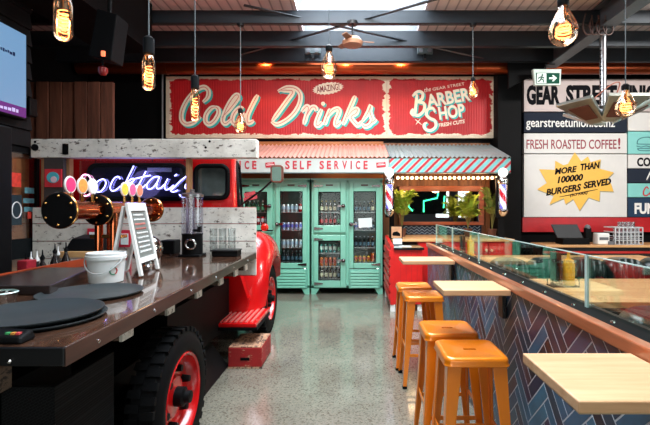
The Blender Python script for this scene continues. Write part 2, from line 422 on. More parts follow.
# copper duct above the sign
mb = MB().cyl((-5.0, 7.85, 4.055), (6.55, 7.85, 4.055), .118, seg=28)
for x in (-3.4, -.6, 2.2, 5.0): mb.cyl((x, 7.85, 4.055), (x+.03, 7.85, 4.055), .126, seg=28)
tag(mb.build('copper_duct', M('duct_copper', rgb(150, 66, 34), .3, .85, vs=2), smooth=40), 'long round copper duct running under the roof above the red sign', 'duct')
struct(MB().box(-3.62, 2.72, 8.2, 8.3, 4.02, 4.12).build('trim_13', BLACK))
struct(MB().cyl((X(162.5, 8.1), 8.1, 2.2), (X(162.5, 8.1), 8.1, RZ), .016, seg=8).build('trim_14', M('grey_conduit', rgb(110, 112, 114), .5)))

# ================================================================== THE BIG SIGN
SD = 8.2
def red_panel_material(name, wd, hh):
    """ribbed red paint torn away along the panel's border to the cream board colour"""
    m, nt, b = base(name)
    tc = nt.nodes.new('ShaderNodeTexCoord'); sp = nt.nodes.new('ShaderNodeSeparateXYZ'); nt.links.new(tc.outputs['Generated'], sp.inputs[0])
    def mth(op, a, c=None):
        n = nt.nodes.new('ShaderNodeMath'); n.operation = op
        for k, q in enumerate((a, c)):
            if q is None: continue
            if isinstance(q, (int, float)): n.inputs[k].default_value = q
            else: nt.links.new(q, n.inputs[k])
        return n.outputs[0]
    u, v = sp.outputs[0], sp.outputs[2]
    du = mth('MULTIPLY', mth('MINIMUM', u, mth('SUBTRACT', 1, u)), wd); dv = mth('MULTIPLY', mth('MINIMUM', v, mth('SUBTRACT', 1, v)), hh)
    a = mth('SUBTRACT', .12, du); c = mth('SUBTRACT', .07, dv)
    a = mth('MAXIMUM', a, 0); c = mth('MAXIMUM', c, 0)
    d = mth('ADD', mth('MULTIPLY', a, 1/.12), mth('MULTIPLY', c, 1/.07))
    nz = noise(nt, 5.5, 9, .68, (1, 1, 1.6)); nf = noise(nt, 9, 8, .75, (.5, 1, 2.4))
    e = mth('ADD', mth('MULTIPLY', d, .34), nz.outputs['Fac'])
    tear = ramp(nt, e, [(.72, (0, 0, 0, 1)), (.735, (1, 1, 1, 1))])
    chips = ramp(nt, nf.outputs['Fac'], [(.70, (0, 0, 0, 1)), (.715, (1, 1, 1, 1))])
    red = ramp(nt, noise(nt, 3, 5).outputs['Fac'], [(.3, rgb(166, 8, 16)), (.65, rgb(190, 14, 22))])
    f = mth('MAXIMUM', tear.outputs[0], chips.outputs[0])
    mx = nt.nodes.new('ShaderNodeMix'); mx.data_type = 'RGBA'; nt.links.new(f, mx.inputs[0]); nt.links.new(red.outputs[0], mx.inputs[6]); mx.inputs[7].default_value = rgb(232, 212, 186)
    nt.links.new(mx.outputs[2], b.inputs['Base Color']); b.inputs['Roughness'].default_value = .5
    wv = nt.nodes.new('ShaderNodeTexWave'); wv.inputs['Scale'].default_value = 6.6; wv.bands_direction = 'X'
    nt.links.new(tc.outputs['Object'], wv.inputs['Vector']); bump(nt, b, wv.outputs['Fac'], .35, .008)
    return m
sg = thing('wall_sign', 'large red and cream sign reading Cold Drinks and Barber Shop on the back wall', 'sign', (X(330, SD), SD, Z(138, SD)))
MB().box(X(166, SD), X(495, SD), SD, 8.3, Z(138, SD), Z(76.5, SD)).build('board', worn('aged_cream_board', rgb(226, 206, 180), rgb(190, 150, 120), .6, .62, 3, (1, 2, 2), rgb(205, 184, 160)), sg)
for i, (a, c) in enumerate(((171.5, 384), (390, 491.5))):
    x0, x1, z0, z1 = X(a-2.5, SD), X(c+2.2, SD), Z(135.5, SD), Z(78.2, SD)
    MB().box(x0, x1, SD-.004, SD, z0, z1).build('red_panel', red_panel_material('red_panel_paint', x1-x0, z1-z0), sg)
CR = M('sign_cream', rgb(246, 230, 206), .5, var=.06); TEAL = M('sign_teal', rgb(56, 178, 172), .5); PINK = M('sign_pink_line', rgb(214, 120, 108), .5)
def s1(x, y): return (160+x/4.643, 70+y/4.643)
def s4(x, y): return (300+x/6.07, 70+y/6.07)
STROKES = [
 [s1(*p) for p in ((200, 150), (222, 128), (226, 98), (205, 80), (168, 96), (128, 140), (104, 190), (102, 232), (124, 252), (158, 244), (190, 218))],
 [s1(*p) for p in ((258, 172), (238, 178), (216, 206), (212, 238), (228, 252), (252, 238), (272, 204), (270, 180), (255, 172))],
 [s1(*p) for p in ((288, 222), (318, 190), (350, 150), (366, 124), (352, 118), (326, 150), (302, 198), (292, 236), (306, 250), (334, 228))],
 [s1(*p) for p in ((388, 180), (368, 178), (344, 204), (336, 236), (350, 250), (374, 234), (396, 200))],
 [s1(*p) for p in ((455, 116), (432, 158), (408, 212), (410, 246), (436, 236))],
 [(280.5, 90.5), (287, 90.5), (293, 92), (287, 101), (279, 112), (272.5, 121)],
 [(278, 91.5), (287, 87.8), (296, 89), (300.5, 95), (299.5, 104), (294, 113.5), (285.5, 121), (277, 124.5), (271.5, 121.5)],
 [s4(*p) for p in ((10, 255), (40, 222), (52, 236), (38, 282), (24, 332))],
 [s4(*p) for p in ((38, 282), (68, 232), (92, 228), (100, 250))],
 [s4(*p) for p in ((132, 238), (108, 292), (98, 330), (112, 338), (136, 316))],
 [s4(*p) for p in ((186, 236), (164, 288), (148, 334))],
 [s4(*p) for p in ((164, 288), (198, 248), (230, 236), (238, 258), (218, 308), (220, 336), (252, 312))],
 [s4(*p) for p in ((336, 158), (304, 230), (262, 334))],
 [s4(*p) for p in ((286, 288), (320, 248), (346, 238), (342, 262), (310, 286), (330, 318), (352, 336), (376, 312))],
 [s4(*p) for p in ((378, 312), (410, 264), (430, 218), (424, 256), (438, 300), (424, 332), (396, 344), (378, 330))],
 [s4(*p) for p in ((430, 322), (448, 312), (460, 296))],
]
def stroke_mesh(wd, t, dx, dy, t0=0.0):
    mb = MB()
    for k, st in enumerate(STROKES):
        pts = [(X(p[0]+dx, SD), Z(p[1]+dy, SD)) for p in smooth_path([Vector((a, c)) for a, c in st], 6)]
        mb.ribbon(pts, wd, SD-t0, t+k*.0003)
    cx, cy = s4(140, 205)
    mb.prism([(X(cx+dx+wd*22*math.cos(k*PI/8), SD), Z(cy+dy+wd*22*math.sin(k*PI/8), SD)) for k in range(16)], SD-t0, t)
    return mb
stroke_mesh(.094, .006, 1.5, 1.5).build('teal_shadow', TEAL, sg)
stroke_mesh(.090, .013, 0, 0).build('script_lettering', CR, sg)
stroke_mesh(.013, .019, 0, 0).build('inline', PINK, sg)
def b2(x, y): return (380+x/5.317, 70+y/5.317)
def word(mb, s, cx, cy, wz, hz, rot, dx=0, dy=0, **k):
    px, py = b2(cx+dx, cy+dy); ww, hh = wz/5.317*SD/FPX, hz/5.317*SD/FPX
    text_into(mb, s, X(px, SD)-ww/2, X(px, SD)+ww/2, Z(py, SD)-hh/2, Z(py, SD)+hh/2, SD, rot=rot, **k)
def barber(dx, dy, t, wd=.055):
    mb = MB()
    word(mb, 'ARBER', 362, 147, 232, 70, 10, dx, dy, t=t, bold=.03)
    word(mb, 'HOP', 380, 222, 138, 70, 8, dx, dy, t=t, bold=.03)
    for st in (((196, 130), (190, 190), (182, 238), (166, 228), (176, 206)), ((172, 140), (200, 116), (226, 124), (222, 154), (196, 172)), ((200, 172), (232, 178), (234, 212), (208, 240), (182, 240)),
               ((292, 226), (280, 204), (254, 210), (246, 238), (266, 258), (290, 270), (296, 300), (270, 322), (240, 314), (234, 290), (250, 280))):
        pts = [(X(b2(p[0]+dx, p[1]+dy)[0], SD), Z(b2(p[0]+dx, p[1]+dy)[1], SD)) for p in smooth_path([Vector(q) for q in st], 6)]
        mb.ribbon(pts, wd, SD, t+.0006*(1+int(st[0][0]) % 3))
    return mb
barber(7, 7, .010, .06).build('teal_shadow', TEAL, sg)
barber(0, 0, .014).build('block_lettering', CR, sg)
mb = MB(); word(mb, 'GEAR STREET', 364, 88, 172, 15, 10, t=.008); word(mb, 'the', 252, 104, 36, 24, 12, t=.008, shear=.3)
word(mb, 'FRESH CUTS', 380, 284, 142, 20, 9, t=.008, bold=.02, shear=.2)
for a, c in (((186, 262), (222, 292)), ((190, 290), (216, 258))):
    mb.ribbon([(X(b2(a[0]+(c[0]-a[0])*k/4, 0)[0], SD), Z(b2(0, a[1]+(c[1]-a[1])*k/4)[1], SD)) for k in range(5)], .014, SD, .008)
mb.build('small_lettering', CR, sg)
cx, cy = s4(170, 112)
poly = []
for k in range(44):
    a = 2*PI*k/44; r = 1 if k % 2 else .86; u, v = 16*r*math.cos(a), 6.2*r*math.sin(a); c_, s_ = math.cos(-.14), math.sin(-.14)
    poly.append((X(cx+u*c_-v*s_, SD), Z(cy+u*s_+v*c_, SD)))
MB().prism(poly, SD, .008).build('burst', CR, sg)
mb = MB(); text_into(mb, 'AMAZING!', X(cx-11.5, SD), X(cx+11.5, SD), Z(cy+3, SD), Z(cy-3.4, SD), SD, t=.012, bold=.015, rot=8)
mb.build('burst_lettering', M('sign_dark_red', rgb(140, 36, 28), .5), sg)

# ================================================================== MENU BOARDS ON THE RIGHT
BD = 8.2
NAVY = M('navy_paint', rgb(16, 28, 46), .85, var=.05); OFFW = M('board_white', rgb(214, 212, 208), .5, var=.03); TEALP = M('board_teal', rgb(128, 200, 194), .5, var=.03)
DKRED = M('lettering_dark_red', rgb(140, 26, 44), .5); BLK = M('lettering_black', rgb(20, 20, 24), .8, var=.02); WHT = M('lettering_white', rgb(236, 236, 232), .5, var=.02)
def board(label, x0, x1, y0, y1, mat, th=.035):
    o = thing('wall_board', label, 'sign', (X((x0+x1)/2, BD), 8.29, Z(y1, BD)))
    MB().box(X(x0, BD), X(x1, BD), BD, BD+.10, Z(y1, BD), Z(y0, BD)).build('panel', mat, o, bevel=.004)
    return o
o = board('wide off-white board with big black GEAR STREET UNION lettering, top right', 524, 700, 79, 111.5, M('header_board', rgb(196, 180, 176), .5, var=.04))
mb = MB(); px_text(mb, 'GEAR', 526.6, 560, 85, 105, BD, bold=.055); px_text(mb, 'STREET', 566, 617, 85, 105, BD, bold=.055); px_text(mb, 'UNION', 622.5, 667, 85, 105, BD, bold=.055)
mb.build('lettering', BLK, o)
o = board('navy board with the white web address gearstreetunion.co.nz', 524, 627, 112.5, 132.3, NAVY)
mb = MB(); px_text(mb, 'gearstreetunion.co.nz', 526, 615, 118.5, 130, BD, bold=.01); mb.build('lettering', WHT, o)
o = board('white board with dark red FRESH ROASTED COFFEE! lettering', 524, 627, 133.3, 153.3, OFFW)
mb = MB(); px_text(mb, 'FRESH ROASTED COFFEE', 526.5, 616.5, 139.5, 149, BD, bold=.012); px_text(mb, '!', 618, 620.3, 138, 149, BD, bold=.02); mb.build('lettering', DKRED, o)
o = board('large white board with a yellow starburst about burgers served', 524, 627, 154.2, 217, OFFW)
def q2(x, y): return (520+x/4.718, 130+y/4.718)
star = [(90, 185), (165, 188), (166, 145), (204, 166), (226, 160), (258, 105), (288, 148), (320, 125), (332, 152), (380, 138), (374, 182), (442, 200), (408, 232), (428, 252), (440, 290), (376, 288), (374, 336), (322, 318), (280, 380), (250, 326), (214, 350), (206, 322), (138, 352), (160, 310), (80, 280), (126, 250)]
MB().prism([(X(q2(x+3, y+5)[0], BD), Z(q2(x+3, y+5)[1], BD)) for x, y in star], BD, .004).build('starburst_edge', M('starburst_rim', rgb(150, 150, 120), .5), o)
MB().prism([(X(q2(*p)[0], BD), Z(q2(*p)[1], BD)) for p in star], BD, .007).build('starburst', M('starburst_yellow', rgb(236, 182, 70), .5, var=.05), o)
mb = MB()
def bword(s, cx, cy, wz, hz, rot, **k):
    px, py = q2(cx, cy); ww, hh = wz/4.718*BD/FPX, hz/4.718*BD/FPX
    text_into(mb, s, X(px, BD)-ww/2, X(px, BD)+ww/2, Z(py, BD)-hh/2, Z(py, BD)+hh/2, BD, rot=rot, t=.011, shear=.3, **dict(k, bold=k.get('bold', 0)+.03))
bword('MORE', 215, 190, 108, 30, 7, bold=.01); bword('THAN', 331, 170, 92, 32, 7, bold=.01)
bword('100000', 236, 229, 124, 32, 7, bold=.01); bword('BURGERS', 205, 282, 170, 32, 9, bold=.01); bword('SERVED', 363, 252, 134, 32, 9, bold=.01)
bword('(SO FAR)', 276, 304, 84, 16, 9)
mb.ribbon([(X(q2(185+k*45, 316-k*9)[0], BD), Z(q2(185+k*45, 316-k*9)[1], BD)) for k in range(5)], .016, BD, .011)
mb.build('lettering', BLK, o)
o = board('blank off-white board beside the navy web address board', 628, 700, 112.5, 130.8, OFFW)
o = board('teal board with a burger outline at the right edge of the photo', 628, 700, 131.6, 153.8, TEALP)
mb = MB()
for st in ([(637, 144), (638, 140), (643, 137.5), (650, 137.5), (655, 140), (656, 144), (637, 144)], [(636.5, 146), (641, 147), (646, 146), (651, 147), (656.5, 146)], [(637.5, 148.5), (640, 150.5), (653, 150.5), (655.5, 148.5), (637.5, 148.5)]):
    mb.ribbon([(X(p[0], BD), Z(p[1], BD)) for p in smooth_path([Vector(q) for q in st], 5)], lambda t: .016, BD, .006)
mb.build('burger_outline', M('outline_teal', rgb(60, 120, 124), .5), o)
o = board('small white board with black CO lettering above a navy board', 628, 700, 154.6, 168.2, OFFW)
mb = MB(); px_text(mb, 'CO', 637, 650.5, 157.5, 166.5, BD, bold=.04); mb.build('lettering', BLK, o)
o = board('navy board with one white slanted stroke at its cut-off edge', 628, 700, 169, 182.6, NAVY)
mb = MB(); mb.ribbon([(X(646.5+k*1.0, BD), Z(180-k*2.2, BD)) for k in range(5)], .022, BD, .006); mb.build('stroke', WHT, o)
o = board('pale teal board with red script letters under the navy board', 628, 700, 183.4, 197.2, TEALP)
mb = MB()
for st in ([(648.5, 189), (646.5, 187), (644, 190), (643.5, 194.5), (646.5, 195.5), (649.5, 193)], [(654, 190.5), (651, 191), (650, 194.5), (652, 195.5), (654.5, 190.5), (654.5, 195)]):
    mb.ribbon([(X(p[0], BD), Z(p[1], BD)) for p in smooth_path([Vector(q) for q in st], 5)], .024, BD, .006)
mb.build('lettering', M('script_red', rgb(190, 40, 50), .5), o)
o = board('navy board with white FUN lettering at the bottom right', 628, 700, 198, 217, M('navy_blue_board', rgb(18, 50, 78), .8))
mb = MB(); px_text(mb, 'FUN', 634.5, 655, 203, 214, BD, bold=.045); mb.build('lettering', WHT, o)
struct(MB().box(3.2, 6.6, 8.22, 8.3, Z(232, 8.2), Z(217.5, 8.2)).build('trim_15', M('red_dado', rgb(176, 22, 30), .45)))

# exit sign hung from the end of the rafter
ED = 7.3
o = thing('exit_sign', 'green and white running man exit sign with arrow under the rafter', 'exit sign', (X(546.5, ED), ED, Z(85, ED)))
mb = MB().hexa([(X(535, ED), ED, Z(85, ED)), (X(560.5, ED), ED, Z(85, ED)), (X(560.5, ED), ED+.07, Z(85, ED)), (X(535, ED), ED+.07, Z(85, ED)), (X(533, ED), ED, Z(69, ED)), (X(561.5, ED), ED, Z(69, ED)), (X(561.5, ED), ED+.07, Z(69, ED)), (X(533, ED), ED+.07, Z(69, ED))])
mb.build('case', M('exit_case_white', rgb(205, 222, 214), .4), o, bevel=.006)
gx = lambda x: X(x, ED)
gz = lambda y: Z(y, ED)
MB().prism([(gx(536.5), gz(83.6)), (gx(559.2), gz(83.6)), (gx(559.6), gz(73)), (gx(536), gz(73))], ED, .004).build('face', emit('exit_green', rgb(14, 74, 56), .10), o)
WE = emit('exit_white', rgb(225, 238, 232), .35)
mb = MB().prism([(gx(549), gz(77.4)), (gx(553.2), gz(77.4)), (gx(552), gz(75.2)), (gx(553.4), gz(75.2)), (gx(556.8), gz(78.2)), (gx(553.4), gz(81.4)), (gx(552), gz(81.4)), (gx(553.2), gz(79.2)), (gx(549), gz(79.2))], ED, .007)
mb.build('arrow', WE, o)
mb = MB().prism([(gx(537), gz(83.2)), (gx(546.2), gz(83.2)), (gx(546.2), gz(73.5)), (gx(537), gz(73.5))], ED, .007); mb.build('door_panel', WE, o)
mb = MB().prism([(gx(542.2+1.1*math.cos(k*PI/5)), gz(75.2+1.1*math.sin(k*PI/5))) for k in range(10)], ED, .010)
for st in ([(541.8, 76.4), (540.8, 79.2)], [(541.6, 77), (544, 78.4)], [(541.4, 77), (538.8, 77.6), (538.4, 79)], [(540.8, 79), (543.2, 80), (543, 82.6)], [(540.6, 79), (539.6, 81), (537.6, 81.6)]):
    pp = st
    mb.ribbon([(gx(p[0]), gz(p[1])) for p in pp], lambda t: .022, ED, .010)
mb.build('running_man', M('exit_figure_green', rgb(16, 84, 64), .5), o)
mb = MB().cyl((gx(546.5), ED+.035, Z(69, ED)-.005), (gx(546.5), ED+.035, 3.95), .012, seg=8).box(gx(546.5)-.01, 3.40, ED+.02, ED+.05, 3.935, 3.95); mb.build('bracket', BLACKM, o)
# ================================================================== FRIDGES
FD = 7.6
def fx(px): return X(px, FD)
def fz(py): return Z(py, FD)
FIN = M('fridge_interior', rgb(92, 100, 98), .4); SHELF = M('wire_shelf', rgb(160, 165, 165), .35, .8)
TUBEL = emit('fridge_tube', (.9, 1, 1, 1), 5)
def door(root, x0, x1, z0, z1, gx0, gx1, gz0, gz1, latch, hinge_side):
    mb = MB().box(x0, gx0, FD-.05, FD, z0, z1).box(gx1, x1, FD-.05, FD, z0, z1).box(gx0, gx1, FD-.05, FD, z0, gz0).box(gx0, gx1, FD-.05, FD, gz1, z1)
    d = mb.build('door', MINT, root, bevel=.008)
    g = .012
    mb = MB().box(gx0-.002, gx0+g, FD-.045, FD-.005, gz0, gz1).box(gx1-g, gx1+.002, FD-.045, FD-.005, gz0, gz1).box(gx0, gx1, FD-.045, FD-.005, gz0-.002, gz0+g).box(gx0, gx1, FD-.045, FD-.005, gz1-g, gz1+.002)
    mb.build('gasket', BLACK, d, 'black door gasket')
    MB().box(gx0, gx1, FD-.03, FD-.022, gz0, gz1).build('pane', FRIDGEG, d, 'clear glass pane')
    hx, hz, sd = latch
    mb = MB().ball((hx, FD-.10, hz), .036, 12).cyl((hx, FD-.05, hz), (hx, FD-.10, hz), .026, seg=12).box(min(hx, hx+sd*.10), max(hx, hx+sd*.10), FD-.08, FD-.05, hz-.018, hz+.018)
    mb.build('handle', M('dark_chrome', rgb(112, 106, 106), .2, 1), d, 'chrome latch handle', smooth=40)
    for z in (z0+.07, z1-.07):
        hxx = x0 if hinge_side < 0 else x1
        MB().hexa([(hxx-.01*hinge_side, FD-.066, z-.024), (hxx-hinge_side*.16, FD-.066, z-.008), (hxx-hinge_side*.16, FD-.05, z-.008), (hxx-.01*hinge_side, FD-.05, z-.024), (hxx-.01*hinge_side, FD-.066, z+.024), (hxx-hinge_side*.16, FD-.066, z+.008), (hxx-hinge_side*.16, FD-.05, z+.008), (hxx-.01*hinge_side, FD-.05, z+.024)]).build('hinge', MATS['dark_chrome'], d, 'chrome strap hinge')
    return d
SHELVES = []   # (x0, x1, z) of every shelf that carries drinks
def make_fridge(dx, label):
    X0, X1 = fx(311.5)+dx, fx(382.5)+dx; cm0, cm1 = fx(346)+dx, fx(349)+dx
    r = thing('display_fridge', label, 'fridge', ((X0+X1)/2, FD+.3, 0), 'pair of mint display fridges')
    zb, zt, yb = fz(288), fz(180), 8.22
    mb = MB().box(X0, X0+.05, FD, yb, zb, zt).box(X1-.05, X1, FD, yb, zb, zt).box(cm0, cm1, FD, yb, zb, zt).box(X0, X1, FD, yb, zt-.05, zt).box(X0, X1, FD, yb, zb, zb+.05)
    mb.box(X0+.05, cm0, FD, FD+.3, fz(235), fz(232))
    mb.build('cabinet', MINT, r, bevel=.006)
    MB().box(X0+.05, X1-.05, yb-.03, yb, zb+.05, zt-.05).build('back_panel', FIN, r)
    MB().box(X0-.01, X1+.01, FD-.02, yb, zt, zt+.03).build('top', MINT, r, bevel=.006)
    up = door(r, fx(314)+dx, cm0, fz(232.3), fz(182), fx(318.5)+dx, fx(340.5)+dx, fz(225), fz(192), (fx(343.5)+dx, fz(206), -1), -1)
    MB().box(fx(326)+dx, fx(333)+dx, FD-.055, FD-.05, fz(186), fz(184.6)).build('badge', M('badge_dark', rgb(70, 50, 50), .3, .5), up)
    door(r, fx(314)+dx, cm0, fz(287), fz(235), fx(318.5)+dx, fx(340.5)+dx, fz(280), fz(240.5), (fx(343.5)+dx, fz(260), -1), -1)
    dl = door(r, cm1, fx(380.5)+dx, fz(268), fz(182), fx(353.5)+dx, fx(375.8)+dx, fz(262.5), fz(191.5), (fx(351)+dx, fz(224), 1), 1)
    MB().box(fx(361)+dx, fx(368)+dx, FD-.055, FD-.05, fz(186), fz(184.6)).build('badge', MATS['badge_dark'], dl)
    mb = MB().box(cm1, fx(380.5)+dx, FD-.045, FD, fz(288), fz(268.8))
    mb.build('vent_panel', MINTD, r, bevel=.006)
    mb = MB()
    for k in range(6):
        z = fz(287)+k*.051
        mb.hexa([(cm1+.03, FD-.07, z), (fx(378.5)+dx, FD-.07, z), (fx(378.5)+dx, FD-.045, z+.012), (cm1+.03, FD-.045, z+.012), (cm1+.03, FD-.066, z+.034), (fx(378.5)+dx, FD-.066, z+.034), (fx(378.5)+dx, FD-.045, z+.04), (cm1+.03, FD-.045, z+.04)])
    mb.build('louvre', MINT, r)
    for (a, b_) in ((X0, X0+.13), (X1-.13, X1)):
        for y in (FD-.03, yb-.14):
            q = a if a == X0 else b_
            s_ = 1 if a == X0 else -1
            MB().hexa([(q, y, 0), (q+s_*.075, y, 0), (q+s_*.075, y+.1, 0), (q, y+.1, 0), (q, y, zb), (q+s_*.14, y, zb), (q+s_*.14, y+.1, zb), (q, y+.1, zb)]).build('leg', MINT, r)
    xl0, xl1, xr0, xr1 = X0+.055, cm0-.005, cm1+.005, X1-.055
    for x0, x1, zs in ((xl0, xl1, [fz(224.5), fz(212), fz(279), fz(266.5), fz(253)]), (xr0, xr1, [fz(262), fz(247.5), fz(230), fz(212)])):
        for z in zs:
            MB().box(x0, x1, FD+.02, yb-.04, z-.012, z).build('shelf', SHELF, r)
            SHELVES.append((x0, x1, z, dx))
    for x in (xl0+.03, xr1-.03):
        MB().cyl((x, FD+.03, zb+.2), (x, FD+.03, zt-.12), .011, seg=8).build('light_tube', TUBEL, r)
    return r
DXA = fx(309.5)-fx(382.5)
make_fridge(0, 'mint green display fridge on the right, white notice on its tall door')
make_fridge(DXA, 'mint green two-column display fridge on the left, half hidden behind the red truck')
PAPER = M('white_paper', rgb(222, 236, 232), .6, var=.02)
mb = MB().obox(((fx(358.2)+fx(372))/2, FD-.052, fz(222.6)), (.235, .002, .165), Matrix.Rotation(math.radians(-3), 3, 'Y')); tag(mb.build('paper_notice', PAPER), 'white paper notice stuck on the tall right fridge door', 'notice')
mb = MB().obox((fx(250.5), FD-.056, fz(194.0)), (.20, .004, .065), Matrix.Rotation(math.radians(-14), 3, 'Y')).obox((fx(250.5)+.012, FD-.056, fz(198.2)), (.24, .004, .065), Matrix.Rotation(math.radians(-14), 3, 'Y'))
tag(mb.build('fridge_sticker', M('sticker_pink_red', rgb(205, 84, 92), .5, var=.3, vs=40)), 'tilted pink and red sticker on the upper left fridge door, right of the cab', 'sticker')
# drinks: two kinds, copied along every shelf
def bottle_proto(name, h, col, capcol, lab):
    g = M('drink_%s' % name, col, .12, 0, .4)
    mb = MB().lathe([(.0, 0), (.027, 0), (.028, .004), (.028, h*.56), (.022, h*.68), (.011, h*.78), (.011, h*.93), (.013, h*.935), (.013, h), (0, h)], seg=10)
    mb.mi = 1; mb.lathe([(.0288, h*.16), (.0288, h*.48)], seg=10, cap=False)
    mb.mi = 2; mb.lathe([(.0138, h*.93), (.0138, h*1.0), (0, h*1.003)], seg=10, cap=False)
    o = mb.build('bottle', [g, M('label_%s' % name, lab, .5), M('cap_%s' % name, capcol, .4)], smooth=40, loc=(0, 0, 0)); return o
def can_proto(name, h, col, band):
    mb = MB().lathe([(.0, 0), (.024, 0), (.030, .008), (.030, h-.012), (.025, h), (0, h-.004)], seg=12)
    mb.mi = 1; mb.lathe([(.0306, h*.35), (.0306, h*.75)], seg=12, cap=False)
    o = mb.build('drink_can', [M('can_%s' % name, col, .25, .5), M('band_%s' % name, band, .4)], smooth=40, loc=(0, 0, 0)); return o
PROTO = {
 'brown': bottle_proto('brown', .20, rgb(48, 26, 14), rgb(180, 150, 60), rgb(190, 180, 150)),
 'green': bottle_proto('green', .20, rgb(22, 62, 40), rgb(190, 190, 190), rgb(70, 150, 110)),
 'dark': bottle_proto('dark', .19, rgb(22, 22, 26), rgb(150, 160, 170), rgb(62, 92, 108)),
 'red': bottle_proto('red', .19, rgb(70, 16, 16), rgb(190, 30, 30), rgb(178, 28, 34)),
 'whitecan': can_proto('white', .135, rgb(205, 210, 214), rgb(150, 170, 190)),
 'redcan': can_proto('red', .14, rgb(170, 20, 30), rgb(220, 210, 210)),
 'orange': can_proto('orange', .15, rgb(206, 108, 44), rgb(150, 44, 30)),
 'tealcan': can_proto('teal', .15, rgb(60, 130, 124), rgb(200, 210, 200)),
 'yellow': can_proto('yellow', .10, rgb(206, 160, 50), rgb(186, 60, 30)),
 'bluecan': can_proto('blue', .13, rgb(180, 190, 214), rgb(60, 80, 170)),
}
NAMES = {'brown': 'brown bottle with pale label', 'green': 'green bottle with pale green label', 'dark': 'dark bottle with grey blue label', 'red': 'red bottle with red label',
         'whitecan': 'white drink can', 'redcan': 'red and white drink can', 'orange': 'orange drink can', 'tealcan': 'teal drink can', 'yellow': 'short yellow tin', 'bluecan': 'white and blue can'}
PLAN_R = [['red', 'green'], ['brown', 'dark'], ['brown', 'dark'], ['orange', 'tealcan'], ['tealcan', 'green'], ['yellow', 'orange'], ['dark'], ['bluecan', 'dark'], ['dark', 'brown']]
PLAN_L = [['redcan', 'whitecan'], ['green', 'red'], ['dark', 'brown'], ['redcan'], ['dark', 'red'], ['dark'], ['whitecan'], ['bluecan'], ['whitecan', 'redcan']]
SPOT = ['second shelf, upper half door', 'top shelf, upper half door', 'bottom shelf, lower half door', 'middle shelf, lower half door', 'top shelf, lower half door',
        'bottom shelf, tall door', 'third shelf, tall door', 'second shelf, tall door', 'top shelf, tall door']
used = set()
for k, (x0, x1, z, dx) in enumerate(SHELVES):
    plan = (PLAN_R if dx == 0 else PLAN_L)[k % 9]; n = 7
    which = 'right' if dx == 0 else 'left'
    for i in range(n):
        kd = plan[0] if (i < n*.6 or len(plan) == 1) else plan[1]
        src = PROTO[kd]; o = src if kd not in used else src.copy()
        if kd in used: COL.objects.link(o)
        used.add(kd)
        o.location = (x0+.045+i*(x1-x0-.09)/(n-1), FD+.10+random.uniform(-.008, .008), z)
        o.rotation_euler = (0, 0, random.uniform(0, 6))
        tag(o, '%s on %s, %s fridge' % (NAMES[kd], SPOT[k % 9], which), 'bottle' if 'ottle' in NAMES[kd] else 'can', '%ss on %s, %s fridge' % (NAMES[kd], SPOT[k % 9], which))
for kd in list(PROTO):
    if kd not in used: bpy.data.objects.remove(PROTO[kd])

# ================================================================== AWNINGS
AB, AF = 8.27, 7.25
zb_, zf_ = Z(144.5, 8.2), Z(158, AF)
def awning(name, label, x0, x1, sheet, stripe):
    r = thing(name, label, 'awning', ((x0+x1)/2, AB, zf_))
    mb = MB(); n = int((x1-x0)/.019); rows = []
    for k in range(n+1):
        x = x0+(x1-x0)*k/n; h = .017*math.sin(2*PI*(x-x0)/.076)
        rows.append([(x, AF-.05, zf_+.012+h), (x, AB, zb_+h), (x, AB, zb_+h-.006), (x, AF-.05, zf_+.006+h)])
    mb.loft(rows, True, True)
    mb.build('roof_sheet', sheet, r, smooth=50)
    MB().box(x0, x1, AF-.03, AF, Z(172.5, AF), zf_-.012).build('fascia', M('fascia_white', rgb(180, 190, 184), .45, var=.03), r)
    MB().box(x0, x1, AF-.04, AF+.02, Z(173.5, AF), Z(172.5, AF)).build('trim_edge', M('awning_trim', rgb(80, 96, 94), .4), r)
    for x in ((x0+.04), (x1-.04)):
        MB().hexa([(x-.02, AF, Z(172, AF)), (x+.02, AF, Z(172, AF)), (x+.02, AB, zf_-.2), (x-.02, AB, zf_-.2), (x-.02, AF, zf_-.01), (x+.02, AF, zf_-.01), (x+.02, AB, zb_-.03), (x-.02, AB, zb_-.03)]).build('end_bracket', DKWOOD, r)
    return r
XM = X(389, AF); XE = X(510, AF)
PINKS = M('salmon_corrugated', rgb(206, 146, 130), .5, var=.1, vs=3); GREYS = M('grey_corrugated', rgb(150, 160, 158), .42, .2, var=.1, vs=3)
a1 = awning('corrugated_awning', 'salmon pink corrugated awning with red SELF SERVICE fascia over the fridges', -3.55, XM-.005, PINKS, False)
mb = MB()
def fas(s, a, c): px_text(mb, s, a, c, 160.8, 169.2, AF-.03, bold=.03, t=.006)
for ch, cx_, wd in (('S', 287.5, 4.6), ('E', 294.8, 4.2), ('L', 302, 4.2), ('F', 309.2, 4.2), ('S', 321.8, 4.6), ('E', 329, 4.2), ('R', 336.6, 4.6), ('V', 344.6, 5), ('I', 351.2, 1.3), ('C', 358, 4.6), ('E', 365.6, 4.2),
                    ('E', 254.4, 4.2), ('C', 247, 4.6), ('I', 240.2, 1.3), ('V', 233.6, 5), ('R', 225.6, 4.6), ('E', 218, 4.2), ('S', 211, 4.6)):
    fas(ch, cx_-wd/2, cx_+wd/2)
FR = M('fascia_red', rgb(178, 36, 52), .5)
mb.build('lettering', FR, a1)
